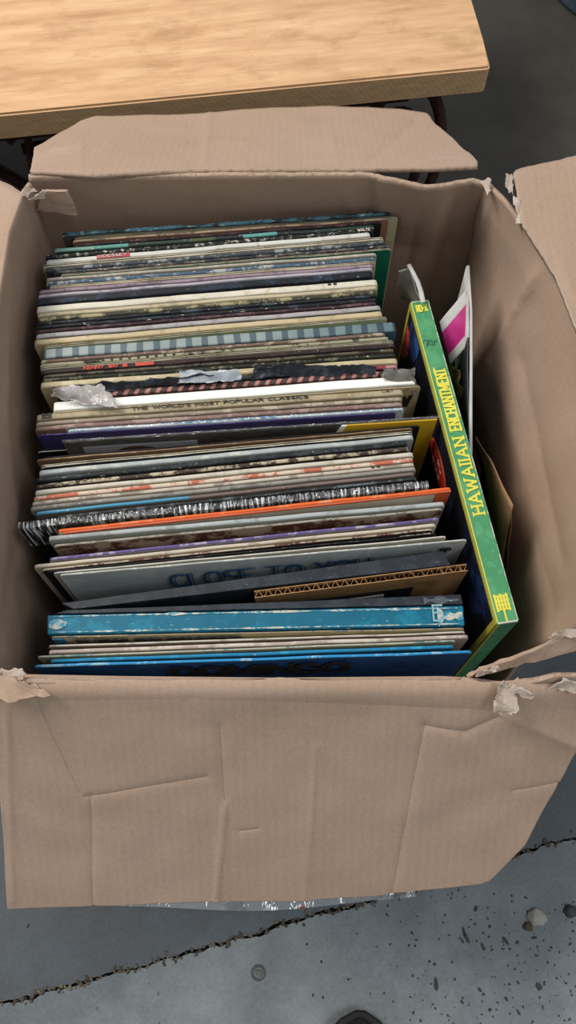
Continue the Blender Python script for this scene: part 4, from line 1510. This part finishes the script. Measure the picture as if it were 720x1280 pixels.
def shoe_w(t):   # t 0 heel .. 1 toe
    pts = [(0, .022), (.06, .032), (.2, .034), (.4, .032), (.6, .040), (.75, .043), (.80, .0415), (.84, .039), (.88, .0355), (.91, .032), (.94, .027), (.965, .021), (.985, .014), (1, .004)]
    for (a_, wa), (b_, wb) in zip(pts, pts[1:]):
        if t <= b_:
            f = (t - a_) / (b_ - a_)
            return wa + (wb - wa) * f
    return pts[-1][1]


def shoe_h(t):
    pts = [(0, .075), (.15, .080), (.32, .082), (.5, .072), (.65, .055), (.8, .044), (.92, .036), (1, .020)]
    for (a_, wa), (b_, wb) in zip(pts, pts[1:]):
        if t <= b_:
            f = (t - a_) / (b_ - a_)
            return wa + (wb - wa) * f
    return pts[-1][1]


V, fs = [], []
N1, N2 = 40, 18
for k in range(N1 + 1):
    t_ = k / N1
    y = -.145 + .29 * t_
    w, h = shoe_w(t_), shoe_h(t_)
    for q in range(N2):
        a_ = math.pi * q / (N2 - 1)
        V.append((w * math.cos(a_) * (1 - .12 * math.sin(a_)), y, .012 + (h - .012) * math.sin(a_) ** .8))
for k in range(N1):
    for q in range(N2 - 1):
        a_ = k * N2 + q
        fs.append((a_, a_ + N2, a_ + N2 + 1, a_ + 1))
fs.append(tuple(range(N2)))
fs.append(tuple(range(N1 * N2, (N1 + 1) * N2))[::-1])
mesh('upper', V, [f[::-1] for f in fs], [M_SHOE], shoe, smooth=True)
V, fs = [], []
for z, s_ in ((0, 1.04), (.012, 1.08), (.016, 1.06)):
    for sd in (1, -1):
        for k in range(N1 + 1):
            t_ = k / N1 if sd == 1 else 1 - k / N1
            V.append((sd * shoe_w(t_) * s_, (-.145 + .29 * t_) * (1 + (s_ - 1) * .5), z))
m = 2 * (N1 + 1)
for j in range(2):
    for k in range(m):
        fs.append((j * m + k, j * m + (k + 1) % m, (j + 1) * m + (k + 1) % m, (j + 1) * m + k))
fs += [tuple(range(m)), tuple(range(2 * m, 3 * m))]
mesh('sole', V, fs, [M_SOLE], shoe)
for q in range(5):
    y = -.02 + q * .016
    h = shoe_h((y + .145) / .29)
    tube('lace', [(-.018, y, h * .93), (0, y + .002, h + .003), (.018, y, h * .93)], .002, [M_SOLE], shoe, n=6)

# ------------------------------------------------------------------ clear bag and floor bits
P = [at(130, 1122, .10), at(510, 1116, .10), at(505, 1121, .02), at(330, 1150, .004), at(150, 1140, .004)]
bagl, bagr = at(128, 1131, .004), at(520, 1118, .012)
V, fs = [], []
nu, nv = 70, 26
far_l, far_r = Vector((-.14, .105, .006)), Vector((.12, .105, .006))
for j in range(nv + 1):
    for i_ in range(nu + 1):
        u, v = i_ / nu, j / nv
        edge_y = at(128 + 392 * u, 1131 - 12 * u + 17 * math.exp(-((u - .55) / .35) ** 2) * (1 - u * .4), .005)
        f_ = far_l.lerp(far_r, u)
        p = edge_y.lerp(f_, v)
        q = p * 38
        p.z = .003 + abs(noise.noise(q)) * .020 * math.sin(math.pi * (.15 + .8 * v)) + .004 * abs(noise.noise(q * 4)) * (1 - v * .5)
        if v > .93:
            p.z *= .3
        V.append(p)
for j in range(nv):
    for i_ in range(nu):
        a_ = j * (nu + 1) + i_
        fs.append((a_, a_ + 1, a_ + nu + 2, a_ + nu + 1))
bag = mesh('plastic_bag', V, fs, [film('clear_bag_film', .12, .82, '#e4ecee', gloss=.13, bs=70)], smooth=True)
tag(bag, 'crinkled clear plastic bag lying on the floor under the front flap', 'bag')
scm = plain('red_print', '#a03028')
rp = at(377, 1134, .012)
mesh('red_print', [(rp.x - .003, rp.y - .001, .0165), (rp.x + .003, rp.y - .0005, .0165), (rp.x + .004, rp.y + .001, .0165), (rp.x - .002, rp.y + .001, .0165)], [(0, 1, 2, 3)], [scm], bag)


def pebble(px, py, r, mat, label, seed):
    p = at(px, py, 0)
    bm = bmesh.new()
    bmesh.ops.create_icosphere(bm, subdivisions=3, radius=1)
    for v in bm.verts:
        d = 1 + .28 * noise.noise(v.co * 1.6 + Vector((seed, 0, 0))) + .08 * noise.noise(v.co * 5 + Vector((seed, 0, 0)))
        v.co = Vector((v.co.x * r * d, v.co.y * r * .85 * d, max(-.2, v.co.z * .7) * r * d + .14 * r))
    me = bpy.data.meshes.new('pebble')
    bm.to_mesh(me)
    bm.free()
    for q in me.polygons:
        q.use_smooth = True
    o = link('pebble', me, [mat], None, (p.x, p.y, 0))
    return tag(o, label, 'pebble', 'pebbles on the floor')


pebble(671, 1147, .0095, plain('pale_stone', '#96968f', .85), 'pale grey pebble at lower right, right of the box flap', 2)
pebble(660, 1158, .005, plain('brown_stone', '#4c4234', .85), 'small brown chip pressed against the pale grey pebble', 5)
pebble(713, 1139, .007, plain('dark_stone', '#3a3a38', .7), 'dark pebble at the right edge, beside the pale one', 9)
# embedded anchor bolt
ap = at(323, 1216, 0)
anchor = empty('floor_anchor', (ap.x, ap.y, 0))
tag(anchor, 'round metal anchor bolt set in the floor below the crack', 'bolt')
V = [(.0075 * math.cos(k * math.pi / 12), .0075 * math.sin(k * math.pi / 12), .0) for k in range(24)]
V += [(.0062 * math.cos(k * math.pi / 12), .0062 * math.sin(k * math.pi / 12), .0012) for k in range(24)]
V += [(.0045 * math.cos(k * math.pi / 12), .0045 * math.sin(k * math.pi / 12), .0003) for k in range(24)]
fs = [(j * 24 + k, j * 24 + (k + 1) % 24, (j + 1) * 24 + (k + 1) % 24, (j + 1) * 24 + k) for j in range(2) for k in range(24)]
mesh('ring', V, fs, [plain('dull_steel', '#6a6c68', .6, .6)], anchor)
V = [(.003 * math.cos(k * math.pi / 3), .003 * math.sin(k * math.pi / 3), .0022) for k in range(6)] + [(.0033 * math.cos(k * math.pi / 3), .0033 * math.sin(k * math.pi / 3), .0) for k in range(6)]
mesh('bolt_head', V, [tuple(range(6))] + [(k, 6 + k, 6 + (k + 1) % 6, (k + 1) % 6) for k in range(6)], [plain('dull_steel', '#6a6c68', .6, .6)], anchor)

# grit and dark chips (one uncountable scatter)
V, fs = [], []
rnd = random.Random(4)


def chip(p, a, b, h, ang):
    k = len(V)
    n = 6
    for z, s_ in ((0.0, 1.0), (h, .6)):
        for q in range(n):
            t_ = 2 * math.pi * q / n
            rr = 1 + rnd.uniform(-.25, .25)
            x, y = a * rr * s_ * math.cos(t_), b * rr * s_ * math.sin(t_)
            V.append((p.x + x * math.cos(ang) - y * math.sin(ang), p.y + x * math.sin(ang) + y * math.cos(ang), z))
    fs.append(tuple(range(k + n, k + 2 * n)))
    for q in range(n):
        fs.append((k + q, k + (q + 1) % n, k + n + (q + 1) % n, k + n + q))


for (px, py, a_, b_, ang) in [(583, 1172, .0075, .0022, 2.1), (580, 1165, .006, .0015, 1.9), (545, 1230, .006, .0025, 1.6), (632, 1176, .0045, .0018, -.9), (604, 1184, .0045, .0018, -1.2),
                              (647, 1178, .002, .002, 0), (674, 1233, .004, .003, -1), (595, 1136, .003, .002, 1), (633, 1249, .003, .0014, -1), (648, 1265, .003, .0014, -1), (543, 1205, .002, .0015, 0),
                              (612, 1158, .002, .0015, .4), (600, 1237, .0025, .0015, -.8), (668, 1172, .003, .0014, 0), (612, 1262, .0018, .0018, 0), (35, 1157, .002, .001, 1)]:
    chip(at(px, py, 0), a_, b_, .0012, ang)
for q in range(230):
    px = 720 - abs(rnd.gauss(0, 150))
    py = rnd.uniform(1110, 1290)
    if px < 380:
        continue
    s_ = rnd.uniform(.0004, .0013)
    chip(at(px, py, 0), s_ * rnd.uniform(1, 1.8), s_, .0005, rnd.uniform(0, 3))
o = mesh('floor_grit', V, fs, [plain('dark_grit', '#403f3b', .9)])
tag(o, 'dark grit and chips scattered over the concrete at lower right', 'grit', kind='stuff')
# crumbled edge pieces along the crack
V, fs = [], []
cpts = [at(x, y, 0) for x, y in FLOOR_CRACK[1:-1]]
for a_, b_ in zip(cpts, cpts[1:]):
    for q in range(int((b_ - a_).length / .0022)):
        p = a_.lerp(b_, rnd.random())
        p = p + Vector((0, noise.noise(p * 60) * .004 + rnd.gauss(0, .0022), 0))
        s_ = rnd.uniform(.0006, .0021)
        chip(p, s_ * 1.4, s_, s_ * .8, rnd.uniform(0, 3))
o = mesh('crack_rubble', V, fs, [card('#4c453a', '#6e6658', .4, .03, rough=.95)])
tag(o, 'crumbled brown rubble along the ragged crack in the concrete', 'rubble', kind='stuff')
